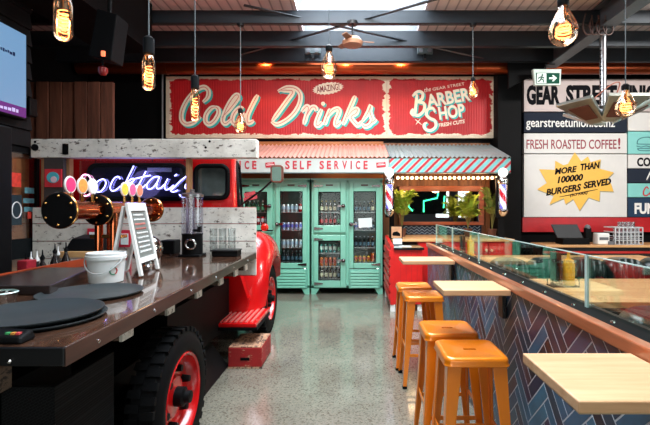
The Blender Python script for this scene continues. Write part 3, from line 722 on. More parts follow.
for cx_ in (270.2, 381):
    mb = MB().obox((X(cx_, AF-.03), AF-.034, Z(165, AF)), (.155, .006, .085), Matrix.Rotation(math.radians(-5), 3, 'Y')); em = mb.build('emblem', FR, a1)
    mb = MB().obox((X(cx_, AF-.03), AF-.039, Z(165, AF)), (.125, .004, .016), Matrix.Rotation(math.radians(-5), 3, 'Y')).obox((X(cx_, AF-.03), AF-.039, Z(163.4, AF)), (.09, .004, .008), Matrix.Rotation(math.radians(-5), 3, 'Y'))
    mb.build('emblem_bar', M('emblem_pale', rgb(226, 190, 190), .5), em)
a2 = awning('corrugated_awning', 'grey corrugated awning with red and teal diagonal stripes over the barber bay', XM+.005, XE, GREYS, True)
h = zf_-.012-Z(172.5, AF)
for x0, x1 in ((.60, .68), (2.44, 2.54)): MB().box(x0, x1, 7.32, 7.40, 1.0, 2.11).build('trim_16', UNDER).__setitem__('kind', 'structure')
for col, ph, nm in ((M('stripe_red', rgb(184, 30, 48), .45), 0, 'red_stripes'), (M('stripe_teal', rgb(110, 196, 200), .45), .078, 'teal_stripes')):
    mb = MB(); x = XM+.005-.2+ph
    while x < XE:
        q = [(x, Z(172.5, AF)), (x+.05, Z(172.5, AF)), (x+.05+h, zf_-.012), (x+h, zf_-.012)]
        lo, hi = XM+.006, XE-.001
        def clipx(poly, lim, keep):
            out = []
            for i in range(len(poly)):
                a, c = poly[i], poly[(i+1) % len(poly)]; ia, ic = keep(a[0]), keep(c[0])
                if ia: out.append(a)
                if ia != ic:
                    t = (lim-a[0])/(c[0]-a[0]); out.append((lim, a[1]+(c[1]-a[1])*t))
            return out
        q = clipx(q, lo, lambda u: u >= lo)
        if len(q) > 2: q = clipx(q, hi, lambda u: u <= hi)
        if len(q) > 2: mb.prism(q, AF-.03, .005)
        x += .156
    mb.build(nm, col, a2)

# ================================================================== BARBER BAY
MLD = 8.14
MIRR, nt, b = base('mirror_silver'); b.inputs['Metallic'].default_value = 1; b.inputs['Roughness'].default_value = .015; b.inputs['Base Color'].default_value = (.62, .66, .66, 1)
mx0, mx1, mz0, mz1 = X(399, MLD), X(484, MLD), 1.19, Z(186, MLD)
r = thing('wall_mirror', 'wide barber mirror in a brown timber frame behind the palms', 'mirror', ((mx0+mx1)/2, 8.26, mz0))
MB().box(mx0+.08, mx1-.08, 8.18, 8.2, mz0+.05, mz1-.09).build('mirror_glass', MIRR, r)
MB().box(mx0+.02, mx1-.02, 8.2, 8.27, mz0+.01, mz1-.02).build('backing', DKWOOD, r)
for q in ((mx0, mx1, mz1-.1, mz1), (mx0, mx1, mz0, mz0+.06), (mx0, mx0+.085, mz0+.06, mz1-.1), (mx1-.085, mx1, mz0+.06, mz1-.1)):
    MB().box(q[0], q[1], 8.14, 8.27, q[2], q[3]).build('frame_rail', FRAMEW, r, bevel=.006)
BULBE = emit('marquee_bulb', (1, .60, .30, 1), 7)
r = thing('marquee_light_strip', 'row of small warm round bulbs under the striped awning', 'light strip', ((X(396, 7.6)+X(498, 7.6))/2, 7.6, Z(180.5, 7.6)))
x0, x1 = X(396, 7.6), X(498, 7.6)
MB().box(x0, x1, 7.6, 7.64, Z(179.6, 7.6), Z(175.5, 7.6)).build('rail', M('rail_tan', rgb(78, 50, 32), .7), r)
for k in range(22):
    x = x0+.03+(x1-x0-.06)*k/21
    MB().ball((x, 7.57, Z(178, 7.6)), .027, 10).build('bulb', BULBE, r, smooth=60)
for q_ in (x0+.02, x1-.04): MB().box(q_, q_+.02, 7.61, 7.63, Z(175.5, 7.6), 2.47).build('hanger', BLACKM, r)
for k in range(3): point('marquee_glow', (x0+.3+k*.6, 7.68, Z(184, 7.6)), 9, (1, .62, .32), .12)
spot('fridge_bay_lamp', (-.35, 7.75, 2.3), (-.2, 8.1, 2.1), 4, (1, .6, .25), 150)

# red cabinet with louvred side, black top, and the barber's bench behind it
c = thing('red_cabinet', 'red painted cabinet with slatted side and black top beside the right fridge', 'cabinet', (.73, 6.85, 0))
MB().box(.58, 1.0, 6.32, 7.42, .1, .90).build('body', REDCAB, c, bevel=.004)
MB().hexa([(.53, 6.30, .1), (.58, 6.30, .1), (.58, 7.44, .1), (.53, 7.44, .1), (.53, 6.30, .96), (.58, 6.30, .96), (.58, 7.44, 1.04), (.53, 7.44, 1.04)]).build('side_panel', REDCAB, c)
for k in range(6):
    z = .17+k*.125
    MB().box(.51, .53, 6.32, 7.42, z, z+.085).build('slat', M('slat_red', rgb(196, 34, 32), .4), c)
for z, y in ((.42, 6.55), (.67, 6.65), (.28, 6.9)): MB().box(.522, .529, y, y+.32, z, z+.12).build('inset', MINT, c, 'mint green inset behind the slats')
MB().box(.58, 1.02, 6.28, 7.42, .90, .93).build('top', M('black_stone_top', rgb(26, 26, 28), .08, 0, .5), c, bevel=.004)
mb = MB()
for k in range(1, 5): mb.box(.60+k*.08, .602+k*.08, 6.316, 6.322, .14, .88)
mb.build('groove', M('groove_dark_red', rgb(120, 14, 16), .5), c)
MB().box(.53, .60, 6.31, 6.37, 0, .1).build('foot', WHITE, c, 'white foot'); MB().box(.93, 1.0, 6.34, 6.4, 0, .1).build('foot', WHITE, c, 'white foot'); MB().box(.53, .60, 7.34, 7.42, 0, .1).build('foot', WHITE, c, 'white foot')
c = thing('barber_bench', 'long red barber bench with timber top and round knobs under the mirror', 'bench cabinet', (1.8, 7.7, 0))
MB().box(1.04, 2.6, 7.12, 8.24, 0, .96).build('body', REDCAB, c)
MB().box(.62, 2.62, 7.06, 8.26, .96, 1.0).build('top', HONEY, c, bevel=.004)
for k in range(4):
    d = MB().box(1.06+k*.385, 1.06+k*.385+.365, 7.095, 7.12, .08, .94).build('door', REDCAB, c, bevel=.004)
    hx = 1.06+k*.385+(.33 if k % 2 == 0 else .035)
    MB().cyl((hx, 7.06, .82), (hx, 7.095, .82), .022, .016, 14).build('knob', M('knob_cream', rgb(220, 190, 150), .35), d, 'cream round knob')
sp = struct(MB().box(.92, 2.42, 8.22, 8.25, 1.001, 1.19).build('trim_20', M('splash_navy', rgb(22, 34, 52), .25)))
for row in range(3):
    mb = MB(); z0 = 1.012+row*.055; x = .94; pts = []
    while x < 2.40: pts.append((x, z0+(.045 if len(pts) % 2 else 0))); x += .05
    mb.ribbon(pts, lambda t: .010, 8.22, .003)
    mb.build('chevron_line', M('chevron_pale', rgb(150, 176, 196), .4), sp)
# barber's things
def frame_pic(label, x, y, z, wd, hh):
    r = thing('framed_picture', label, 'picture', (x, y, z))
    MB().box(x-wd/2, x+wd/2, y, y+.02, z, z+hh).build('frame', BLACK, r, bevel=.003)
    MB().box(x-wd/2+.016, x+wd/2-.016, y-.003, y, z+.016, z+hh-.016).build('print', M('print_tan', rgb(196, 150, 110), .5, var=.25, vs=9), r)
    MB().prism([(x-wd*.3, z+hh*.25), (x+wd*.32, z+hh*.22), (x+wd*.3, z+hh*.4), (x+wd*.05, z+hh*.58), (x-wd*.25, z+hh*.52), (x-wd*.36, z+hh*.36)], y-.003, .002).build('dark_shape', BLACK, r)
frame_pic('small black framed picture leaning by the left palm', X(396.5, 7.12), 7.12, 1.0, .20, .22)
tag(MB().box(.68, .86, 6.45, 6.6, .93, .935).build('paper_card', PAPER), 'white card lying on the black cabinet top', 'card')
r = thing('card_holder', 'small clear and white card stand on the black cabinet top', 'card stand', (.68, 6.8, .93))
MB().box(.61, .76, 6.78, 6.82, .93, .945).build('base', GREYP, r); MB().box(.615, .755, 6.795, 6.805, .945, 1.03).build('card', PAPER, r)
GPOLE = glass('pole_glass', (.95, .97, 1, 1), .06)
def barber_pole(px, label):
    D = 7.09; x = X(px, D); zt, zb = Z(176.5, D), Z(216.5, D)
    r = thing('barber_pole', label, 'barber pole', (x, D, zb), 'barber poles either side of the bay')
    MB().lathe([(.0, zb), (.03, zb+.005), (.075, zb+.06), (.082, zb+.10), (.06, zb+.115), (.06, zb+.13)], (x, D, 0), 'Z', 20).build('lower_cap', CHROME, r, smooth=40)
    MB().lathe([(.056, zt-.13), (.075, zt-.11), (.078, zt-.05), (.05, zt-.01), (.03, zt)], (x, D, 0), 'Z', 20).build('upper_cap', CHROME, r, smooth=40)
    z0, z1 = zb+.12, zt-.12; R = .052; N = 24; Hn = 40; cols = []
    mb = MB(); vs = [[mb.v((x+R*math.cos(2*PI*k/N), D+R*math.sin(2*PI*k/N), z0+(z1-z0)*h_/Hn)) for k in range(N)] for h_ in range(Hn+1)]
    for h_ in range(Hn):
        for k in range(N):
            ph = (k/N+h_/Hn*.9) % 1; mb.mi = 1 if ph < .25 else (2 if .45 < ph < .72 else 0)
            mb.face([vs[h_][k], vs[h_][(k+1) % N], vs[h_+1][(k+1) % N], vs[h_+1][k]])
    mb.build('striped_cylinder', [emit('pole_white', rgb(225, 222, 240), .55), emit('pole_red', rgb(205, 30, 48), .45), emit('pole_blue', rgb(110, 110, 205), .5)], r, smooth=60)
    MB().lathe([(.066, zb+.11), (.066, zt-.11)], (x, D, 0), 'Z', 24, False).build('glass_tube', GPOLE, r, smooth=60)
    MB().ball((x, D, zt+.065), .078, 20).build('globe', emit('globe_white', (1, .96, .92, 1), .9), r, 'round white glass globe', smooth=60)
    for z in (zb+.08, zt-.07): MB().box(x-.015, x+.015, D+.05, D+.19, z-.02, z+.02).build('wall_bracket', CHROME, r)
    MB().box(x-.05, x+.05, D+.19, D+.23, zb-.02, zt+.0).build('mount_plate', BLACK, r)
    return r
barber_pole(389.3, 'red, white and blue barber pole at the left end of the striped awning')
barber_pole(503, 'red, white and blue barber pole at the right end of the striped awning')
LEAFY = M('palm_yellow_green', rgb(142, 164, 48), .5, var=.3, vs=8); LEAFG = M('palm_olive', rgb(120, 134, 56), .5, var=.3, vs=8); STEMM = M('palm_stem', rgb(120, 110, 50), .6)
def palm(label, x, y, z, R, hgt, n, mat, seed):
    rnd = random.Random(seed)
    r = thing('potted_palm', label, 'plant', (x, y, z), 'potted palms in the barber bay')
    MB().lathe([(.0, z), (.055, z), (.075, z+.13), (.08, z+.13), (.08, z+.145), (.066, z+.145), (.064, z+.12), (0, z+.12)], (x, y, 0), 'Z', 18).build('pot', M('terracotta_dark', rgb(96, 54, 36), .6), r, smooth=40)
    for k in range(n):
        a = 2*PI*k/n+rnd.uniform(-.3, .3); up = rnd.uniform(.55, 1.0); Rk = R*rnd.uniform(.65, 1.05)
        pts = []
        for i in range(9):
            t = i/8; rr_ = Rk*t**1.3; hz = z+.12+hgt*up*(1.25*t-.62*t*t*(1.5-up*.5))
            pts.append(Vector((x+rr_*math.cos(a), min(y+rr_*math.sin(a), 8.1), hz)))
        f = MB().tube(pts, .005, 5, True, .0015).build('stem', STEMM, r)
        mb = MB()
        for i in range(22):
            t = .40+.58*i/21; q = t*8; j = min(7, int(q)); p = pts[j].lerp(pts[j+1], q-j); d = (pts[j+1]-pts[j]).normalized()
            side = d.cross(Vector((0, 0, 1))).normalized(); nn_ = side.cross(d)
            for s_ in (-1, 1):
                L = .16*R/.3*(1-.5*abs(t-.65)/.6)*rnd.uniform(.8, 1.1); tip = p+(d*.62+side*s_*.8+Vector((0, 0, -.18+rnd.uniform(-.15, .1)))).normalized()*L
                mid = p.lerp(tip, .45); wv_ = d*.013
                tip.y = min(tip.y, 8.12); mid.y = min(mid.y, 8.12)
                mb.face([mb.v(p), mb.v(mid-wv_), mb.v(tip), mb.v(mid+wv_)])
        mb.build('frond', mat, f)
    return r
palm('yellow-green potted palm in front of the left end of the mirror', X(402, 7.7), 7.7, 1.0, .25, 1.15, 20, LEAFY, 1)
palm('yellow-green potted palm in front of the right half of the mirror', X(468, 7.7), 7.7, 1.0, .26, 1.02, 20, LEAFY, 2)
palm('olive green potted palm beside the right barber pole', X(493, 7.5), 7.55, 1.0, .20, 1.2, 18, LEAFG, 3)
# green neon and pale sign seen in the mirror, on the rear wall
r = thing('neon_light', 'green neon outline on the rear wall, seen in the barber mirror', 'neon light', (2.9, -4.95, 1.5))
NG = emit('green_neon', (.05, .9, .38, 1), 6)
def rw(px, py): return (X(px, 21.2), -4.93, Z(py, 21.2))
for st in (((409, 189), (409, 207), (413, 211)), ((438.5, 193), (437.5, 198), (424, 201), (424, 212)), ((445, 196), (444, 208))):
    MB().tube([rw(*p) for p in st], .03, 8).build('tube', NG, r)
MB().box(X(405, 21.2), X(447, 21.2), -4.99, -4.96, Z(214, 21.2), Z(188, 21.2)).build('backing_panel', BLACK, r)
# ================================================================== TRUCK
t = thing('truck', 'old red pickup truck carrying the bar, white boards behind its cab', 'truck', (-2.2, 4.5, 0))
HD = 4.5
# white timber headboard between bed and cab, and the header board above it
MB().box(-3.32, -1.03, HD+.03, HD+.06, .80, 1.52).build('headboard_back', M('headboard_red', rgb(176, 30, 34), .5), t)
for py0, py1 in ((207.5, 223.4), (224.2, 240.8), (241.6, 258), (258.8, 275)):
    mb = MB().box(-3.34, -2.24, HD, HD+.03, Z(py1, HD), Z(py0, HD)).box(-2.236, -1.02, HD, HD+.03, Z(py1, HD), Z(py0, HD))
    mb.build('plank', PLANK, t)
MB().box(X(33.5, HD), X(257, HD), HD-.04, HD+.10, Z(158, HD), Z(139.5, HD)).build('header_board', PLANK, t, 'weathered white board above the cab', bevel=.006)
for px in (187.5, 66, 42):
    MB().box(X(px, HD)-.024, X(px, HD)+.024, HD+.02, HD+.08, .8, Z(158, HD)).build('post', wood('post_pine', rgb(120, 76, 46), rgb(190, 140, 94), .5, 2), t)
mb = MB()
for px, py in ((38, 142.5), (211, 142), (207, 148)): mb.cyl((X(px, HD), HD-.043, Z(py, HD)), (X(px, HD), HD-.03, Z(py, HD)), .013, seg=10)
mb.build('knot_bolt', BLACK, t)
MB().box(X(65.5, HD), X(71, HD), HD-.05, HD-.04, Z(155, HD), Z(144.5, HD)).build('sticker', BLACK, t, 'black square sticker on the board')
MB().lathe([(0, -.05), (.036, -.05), (.036, -.04)], (X(38, HD), HD, Z(148, HD)), 'Y', 18).build('cap', BLACKM, t)
# cab
CX = -2.37; HWc = 1.085
def cabring(y, hb, ht, zb, zt, rc):
    pts = []
    for (cx_, cz_, a0, r_) in ((ht-rc, zt-rc, 0, rc), (-(ht-rc), zt-rc, 90, rc)):
        for k in range(7):
            a = math.radians(a0+90*k/6); pts.append((CX+cx_+r_*math.cos(a), y, cz_+r_*math.sin(a)))
    pts.append((CX-hb, y, (zb+zt)/2-.1)); pts.append((CX-hb, y, zb)); pts.append((CX+hb, y, zb)); pts.append((CX+hb, y, (zb+zt)/2-.1))
    return pts
cab = MB().loft([cabring(4.70, HWc-.02, HWc-.05, .62, 2.18, .10), cabring(4.73, HWc-.005, HWc-.035, .6, 2.20, .11), cabring(4.80, HWc, HWc-.03, .6, 2.22, .12), cabring(5.3, HWc-.09, HWc-.14, .6, 2.26, .16), cabring(5.75, HWc-.17, HWc-.29, .6, 2.22, .2), cabring(5.95, HWc-.2, HWc-.38, .6, 1.9, .2), cabring(6.2, HWc-.26, HWc-.32, .6, 1.36, .1), cabring(6.9, HWc-.4, HWc-.45, .6, 1.26, .2)]).build('cab_body', RED, t, smooth=45)
def rrect(x0, x1, z0, z1, r_, n=5):
    pts = []
    for cx_, cz_, a0 in ((x1-r_, z1-r_, 0), (x0+r_, z1-r_, 90), (x0+r_, z0+r_, 180), (x1-r_, z0+r_, 270)):
        for k in range(n+1):
            a = math.radians(a0+90*k/n); pts.append((cx_+r_*math.cos(a), cz_+r_*math.sin(a)))
    return pts
CD = 4.70
for nm, q, lab in (('rear_window', (90, 185.5, 198.8, 165.5), 'wide dark rear window'), ('corner_window', (195.8, 228, 198, 166), 'dark rear quarter window')):
    poly = rrect(X(q[0], CD), X(q[1], CD), Z(q[2], CD), Z(q[3], CD), .075)
    wn = MB().prism(poly, CD, .012).build(nm, M('neon_haze_glass', rgb(22, 22, 44), .42, 0, 0) if nm == 'rear_window' else M('pale_light_glass', rgb(64, 74, 72), .06, 0, .6, var=.5, vs=3), t, lab)  # colours paint in neon haze (rear pane) and pale light (corner pane)
    ring = [Vector((a, CD-.012, c)) for a, c in poly]; ring.append(ring[0])
    MB().tube(ring, .026, 8).build('rubber_seal', RUBBER, wn, 'black rubber window seal', smooth=60)
GREYGL = M('interior_grey', rgb(128, 140, 140), .4)
MB().box(X(148, CD), X(172, CD), CD-.0135, CD-.012, Z(172, CD), Z(167, CD)).build('interior_label', PAPER, bpy.data.objects['rear_window'], 'pale label behind the glass') if 'rear_window' in bpy.data.objects else None
# door glass on the side
def sidept(y, z):
    zt, zm = 2.2, (.6+2.22)/2-.1
    f_ = 0 if z < zm else (z-zm)/(zt-.14-zm)
    return CX+HWc-.18*(y-4.8)/.9*1.0-.045*min(1, f_)+.004
mb = MB()
outer = [(4.84, 1.53), (5.55, 1.53), (5.5, 1.75), (5.38, 2.03), (4.92, 2.03), (4.86, 1.95)]
a = [mb.v((sidept(y, z)+.012, y, z)) for y, z in outer]; b2_ = [mb.v((sidept(y, z)-.02, y, z)) for y, z in outer]
mb.face(a); mb.face(b2_[::-1])
for i in range(len(a)): mb.face([a[i], b2_[i], b2_[(i+1) % len(a)], a[(i+1) % len(a)]])
dw = mb.build('door_window', DARKGLASS, t, 'dark door window')
ring = [Vector((sidept(y, z)+.012, y, z)) for y, z in outer]; ring.append(ring[0])
MB().tube(ring, .018, 8).build('rubber_seal', RUBBER, dw, smooth=60)
for y in (4.82, 5.6): MB().tube([(sidept(y, .7), y, .7), (sidept(y, 1.4), y, 1.4)], .006, 6).build('door_seam', BLACK, t)
MB().box(CX+HWc-.05, CX+HWc+.02, 4.92, 5.04, 1.33, 1.36).build('door_handle', CHROME, t, 'chrome door handle', bevel=.006)
# front fender on the aisle side, with its wheel arch
def fring(y, xi, xo, h_, zl, rnd_):
    pts = [(xi, y, zl)]
    for k in range(7):
        a = math.radians(180-90*k/6); pts.append((xi+.12+.12*math.cos(a), y, h_-.12+.12*math.sin(a)) if h_-.12 > zl else (xi+.12+.12*math.cos(a), y, zl+(h_-zl)*(.1+.9*math.sin(a))))
    for k in range(9):
        a = math.radians(90-90*k/8); rx, rz = .30*rnd_, min(.34*rnd_, (h_-zl)*.9); pts.append((xo-rx+rx*math.cos(a), y, h_-rz+rz*math.sin(a)))
    pts.append((xo, y, zl)); return pts
FX = -.955
fe = [(4.66, -1.50, -1.14, .60, .40, .8), (4.74, -1.55, -1.04, .86, .40, .9), (4.84, -1.6, -.985, 1.02, .42, 1), (4.95, -1.6, FX-.01, 1.12, .76, 1), (5.1, -1.6, FX, 1.20, .88, 1), (5.28, -1.6, FX, 1.235, .92, 1), (5.5, -1.6, FX, 1.22, .90, 1), (5.7, -1.6, FX-.01, 1.15, .78, 1), (5.85, -1.6, FX-.04, 1.04, .6, 1), (5.98, -1.6, FX-.12, .9, .55, .9)]
MB().loft([fring(*q) for q in fe]).build('fender', RED, t, 'bulging red front fender', smooth=60)
# sill and running board
MB().loft([[(-1.6, y, .36), (-1.15, y, .36), (-1.12, y, .52), (-1.2, y, .76), (-1.28, y, .95), (-1.6, y, .95)] for y in (4.60, 4.62, 4.76)]).build('sill', RED, t, smooth=40)
rb = MB().box(-1.42, -.94, 4.16, 4.80, .36, .40).build('running_board', RED, t, bevel=.008)
mb = MB()
for k in range(8): mb.box(-1.37+k*.052, -1.37+k*.052+.022, 4.2, 4.78, .40, .408)
mb.build('tread_rib', M('rib_worn', rgb(196, 120, 112), .35, .3), rb, 'worn ribs')
MB().box(-1.43, -.93, 4.15, 4.81, .335, .36).build('running_board_edge', RUBBER, rb)
# indicator lamp and mirror
il = MB().lathe([(0, -.03), (.03, -.028), (.042, -.01), (.044, .01), (.02, .04), (0, .045)], (X(264.5, 4.95), 4.95, Z(227.5, 4.95)), 'Y', 20).build('indicator_lamp', M('red_lens', rgb(206, 36, 22), .15, 0, .5), t, 'round red lamp', smooth=40)
MB().box(X(264.5, 4.95)-.09, X(264.5, 4.95)+.09, 4.965, 4.985, Z(231.5, 4.95), Z(230, 4.95)).build('lamp_bracket', BLACK, il)
mD = 4.72
MB().tube([(CX+HWc-.02, 4.86, Z(207, 4.86)), P(262, 190, 4.8), P(275, 178, 4.76)], .012, 8).build('mirror_arm', BLACKM, t, 'black mirror arm')
mr = MB().prism(rrect(X(270.6, mD), X(283.4, mD), Z(182.6, mD), Z(165, mD), .035), mD+.03, .05).build('wing_mirror', M('mirror_shell', rgb(120, 74, 62), .35, .5), t, 'wing mirror with coppery rim', bevel=.006)
MB().prism(rrect(X(272.3, mD), X(281.6, mD), Z(181, mD), Z(167, mD), .025), mD-.018, .004).build('mirror_glass', M('mirror_dark_glass', rgb(70, 84, 78), .04, 1), mr)
# wheels
def wheel(name, cx, y, R, xo, wd, parent):
    c_ = (xo, y, R)
    w_ = MB().lathe([(R*.63, -wd), (R*.80, -wd-.005), (R*.94, -wd+.02), (R*.975, -wd*.8), (R*.975, -wd*.2), (R*.94, -.02), (R*.80, .005), (R*.66, -.005), (R*.63, -.02)], c_, 'X', 48, False).build(name, RUBBER, parent, smooth=35)
    mb = MB()
    for k in range(36):
        a = 2*PI*k/36
        for s_ in (0, 1):
            aa = a+s_*PI/36; x0_ = -wd*.52 if s_ else -.012; x1_ = -wd+.012 if s_ else -wd*.48
            pts = []
            for rr_ in (R*.94, R):
                for xx, da in ((x0_, -.05), (x1_, -.05), (x1_, .05), (x0_, .05)):
                    pts.append(Vector(c_)+Vector((xx, rr_*math.cos(aa+da), rr_*math.sin(aa+da))))
            mb.hexa(pts)
    mb.build('tread', RUBBER, w_)
    MB().lathe([(R*.64, -wd*.9), (R*.645, -.015), (R*.62, -.004), (R*.59, -.012), (R*.58, -.05), (R*.54, -.075), (R*.30, -.085), (R*.28, -.06), (R*.2, -.055), (0, -.055)], c_, 'X', 44, False).build('rim', RED, w_, 'red steel rim', smooth=40)
    MB().lathe([(R*.14, -.06), (R*.14, -.01), (R*.09, .0), (R*.085, .03), (0, .034)], c_, 'X', 20).build('hub', BLACK, w_, 'black hub', smooth=40)
    for k in range(6):
        a = 2*PI*k/6+.3; p = Vector(c_)+Vector((0, R*.40*math.cos(a), R*.40*math.sin(a)))
        MB().cyl(p+Vector((-.085, 0, 0)), p+Vector((-.035, 0, 0)), .026, .02, 8).build('wheel_nut', BLACK, w_, 'black wheel nut')
wheel('wheel', 0, 2.55, .40, -.99, .17, t)
wheel('wheel', 0, 5.28, .41, -1.0, .2, t)
# chassis, bed side and skirts in black under the bar
MB().box(-2.15, -1.3, 2.98, 4.5, .30, .78).build('bed_box', UNDER, t)
MB().box(-2.15, -1.32, 1.62, 2.02, .12, .84).build('tool_box', UNDER, t)
MB().box(-1.95, -1.35, 1.62, 6.3, .42, .56).build('chassis_rail', UNDER, t)
MB().cyl((-2.2, 2.55, .40), (-1.1, 2.55, .40), .07, seg=14).build('axle', UNDER, t)
MB().hexa([(-1.32, 2.96, 0), (-1.20, 2.96, 0), (-1.20, 4.14, 0), (-1.32, 4.14, 0), (-1.46, 2.96, .30), (-1.42, 2.96, .30), (-1.42, 4.14, .30), (-1.46, 4.14, .30)]).build('skirt', M('skirt_dark', rgb(24, 22, 22), .4), t)
MB().box(-1.42, -1.28, 2.97, 3.03, .30, .86).build('bed_stay', UNDER, t)
MB().box(-2.6, -1.28, 1.50, 1.62, .84, .955).build('bed_crossbeam', STUMP, t, 'rough timber under the bar end')
MESHM, nt, b = base('black_mesh')
wv = nt.nodes.new('ShaderNodeTexBrick'); wv.inputs['Scale'].default_value = 26; wv.inputs['Mortar Size'].default_value = .03
wv.inputs['Color1'].default_value = rgb(7, 7, 8); wv.inputs['Color2'].default_value = rgb(8, 8, 9); wv.inputs['Mortar'].default_value = rgb(26, 27, 28)
tc = nt.nodes.new('ShaderNodeTexCoord'); mp = nt.nodes.new('ShaderNodeMapping'); mp.inputs['Rotation'].default_value = (PI/2, 0, .5)
nt.links.new(tc.outputs['Object'], mp.inputs[0]); nt.links.new(mp.outputs[0], wv.inputs['Vector']); nt.links.new(wv.outputs['Color'], b.inputs['Base Color'])
b.inputs['Roughness'].default_value = .7; b.inputs['Specular IOR Level'].default_value = .1
MB().box(-2.6, -1.12, 1.62, 1.64, .02, .84).build('mesh_panel', MESHM, t)
MB().box(-1.14, -1.12, 1.64, 2.02, .02, .84).build('mesh_panel', MESHM, t)

# ================================================================== BAR COUNTER
c = thing('bar_counter', 'long dark glossy bar counter running along the truck bed with bolted edge', 'bar counter', (-1.6, 2.9, .985))
def slab(x0, d0, d1, ya, yb_, z0, z1):
    ex = lambda y: -.958-.062*(y-1.43)/3.07
    return MB().hexa([(x0 if x0 else ex(ya)+d0, ya, z0), (ex(ya)+d1, ya, z0), (ex(yb_)+d1, yb_, z0), (x0 if x0 else ex(yb_)+d0, yb_, z0), (x0 if x0 else ex(ya)+d0, ya, z1), (ex(ya)+d1, ya, z1), (ex(yb_)+d1, yb_, z1), (x0 if x0 else ex(yb_)+d0, yb_, z1)])
slab(-2.18, 0, -.004, 1.44, 4.49, .985, 1.05).build('countertop', COUNTER, c, bevel=.004)
MB().box(-2.2, -.955, 1.425, 1.445, .988, 1.048).build('edge_plate', BLACKM, c, 'black steel edge', bevel=.003)
slab(0, -.006, .006, 1.43, 4.49, .986, 1.047).build('side_edge', wood('counter_edge', rgb(38, 25, 21), rgb(76, 52, 43), .3, 1), c)
for k, (x, y) in enumerate(((-1.13, 1.42), (-1.5, 1.42), (-1.9, 1.42))):
    MB().lathe([(.009, .006), (.008, -.003), (0, -.005)], (x, y, 1.008), 'Y', 10).build('bolt', CHROME, c)
for y in (1.62, 2.1, 2.6, 3.1, 3.6, 4.1):
    MB().lathe([(.009, -.006), (.008, .003), (0, .005)], (-.952-.062*(y-1.43)/3.07, y, 1.012), 'X', 10).build('bolt', CHROME, c)
MB().box(-2.196, -2.18, 1.44, 4.3, 1.0, 1.049).build('inner_edge', M('orange_edge', rgb(206, 84, 44), .35), c, 'orange inner edge')
for y in (2.03, 2.52, 2.99, 3.5, 3.95, 4.32):
    be = MB().box(-2.1, -1.10, y, y+.10, .885, .985).build('bearer', STUMP, c, 'rough timber bearer', bevel=.004)
    MB().box(-1.10, -1.085, y-.002, y+.102, .883, .985).build('painted_end', PLANK, be, 'flaking white end')

# ---- things on the counter
CT = 1.051
mb = MB().hexa([(-2.15, 2.28, CT), (-1.60, 2.28, CT), (-1.80, 2.99, CT), (-2.15, 2.99, CT), (-2.15, 2.28, CT+.05), (-1.60, 2.28, CT+.05), (-1.80, 2.99, CT+.05), (-2.15, 2.99, CT+.05)])
r = thing('drip_tray', 'dark raised drip tray with orange lip along the inner edge of the bar', 'drip tray', (-1.95, 2.6, CT))
mb.build('tray_slab', M('dark_drip_tray', rgb(64, 54, 52), .22, .5, vs=3), r, bevel=.006)
MB().box(-2.166, -2.15, 2.28, 3.55, CT, 1.107).build('lip', MATS['orange_edge'], r, 'orange lip')
def tray(label, x, y, z, R):
    r = thing('serving_tray', label, 'tray', (x, y, z), 'round charcoal serving trays')
    MB().lathe([(0, z), (R*.93, z), (R, z+.012), (R, z+.016), (R*.985, z+.016), (R*.93, z+.006), (0, z+.005)], (x, y, 0), 'Z', 56).build('tray_body', TRAY, r, smooth=40)
tray('round charcoal tray lying under another tray at the near end of the bar', -1.305, 1.79, CT, .25)
tray('round charcoal tray on top of another tray at the near end of the bar', -1.33, 1.80, CT+.0165, .255)
tray('round charcoal tray lying in front of the white bucket', -1.40, 2.31, CT, .25)
r = thing('card_terminal', 'black payment terminal with coloured keys at the near corner of the bar', 'card terminal', (-1.36, 1.5, CT))
# the terminal lies in front of the trays
MB().hexa([(-1.47, 1.455, CT), (-1.12, 1.455, CT), (-1.12, 1.53, CT), (-1.47, 1.53, CT), (-1.47, 1.46, CT+.03), (-1.13, 1.46, CT+.022), (-1.13, 1.525, CT+.035), (-1.47, 1.525, CT+.05)]).build('case', BLACK, r, bevel=.008)
for k, col in enumerate(((60, 150, 90), (206, 140, 60), (200, 70, 70))):
    MB().box(-1.19+k*.018, -1.178+k*.018, 1.476, 1.49, CT+.026, CT+.033).build('key', M('key_%d' % col[0], rgb(*col), .4), r)
# white bucket
bx, by = -1.545, 2.70
r = thing('bucket', 'white plastic bucket with lid and carrying handle behind the trays', 'bucket', (bx, by, CT))
MB().lathe([(0, CT), (.092, CT), (.096, CT+.004), (.107, CT+.145), (0, CT+.145)], (bx, by, 0), 'Z', 40).build('tub', M('bucket_white', rgb(206, 208, 206), .4, var=.03), r, smooth=40)
MB().lathe([(.107, CT+.142), (.114, CT+.144), (.115, CT+.164), (.111, CT+.168), (.111, CT+.182), (.104, CT+.184), (.102, CT+.175), (0, CT+.175)], (bx, by, 0), 'Z', 40).build('lid', M('lid_white', rgb(214, 216, 214), .4, var=.03), r, smooth=35)
pts = [(bx+.116*math.cos(a), by+.116*math.sin(a), CT+.148-.085*math.sin(PI*k/12)) for k, a in [(k, math.radians(-128+150*k/12+ -32)) for k in range(13)]]
MB().tube(pts, .004, 6).build('handle', M('handle_grey', rgb(176, 178, 176), .4), r, 'thin grey handle')
a0 = math.radians(-38)
def onb(da, h_): return (bx+(.0975+.0768*h_)*math.cos(a0+da), by+(.0975+.0768*h_)*math.sin(a0+da), CT+h_)
for nm, d0, d1, col in (('emblem_green', 60, 300, (30, 120, 86)), ('emblem_red', 300, 420, (196, 50, 40))):
    MB().tube([onb(.20*math.cos(math.radians(q)), .075+.021*math.sin(math.radians(q))) for q in range(d0, d1+1, 12)], .0035, 6).build(nm, M(nm, rgb(*col), .5), r)
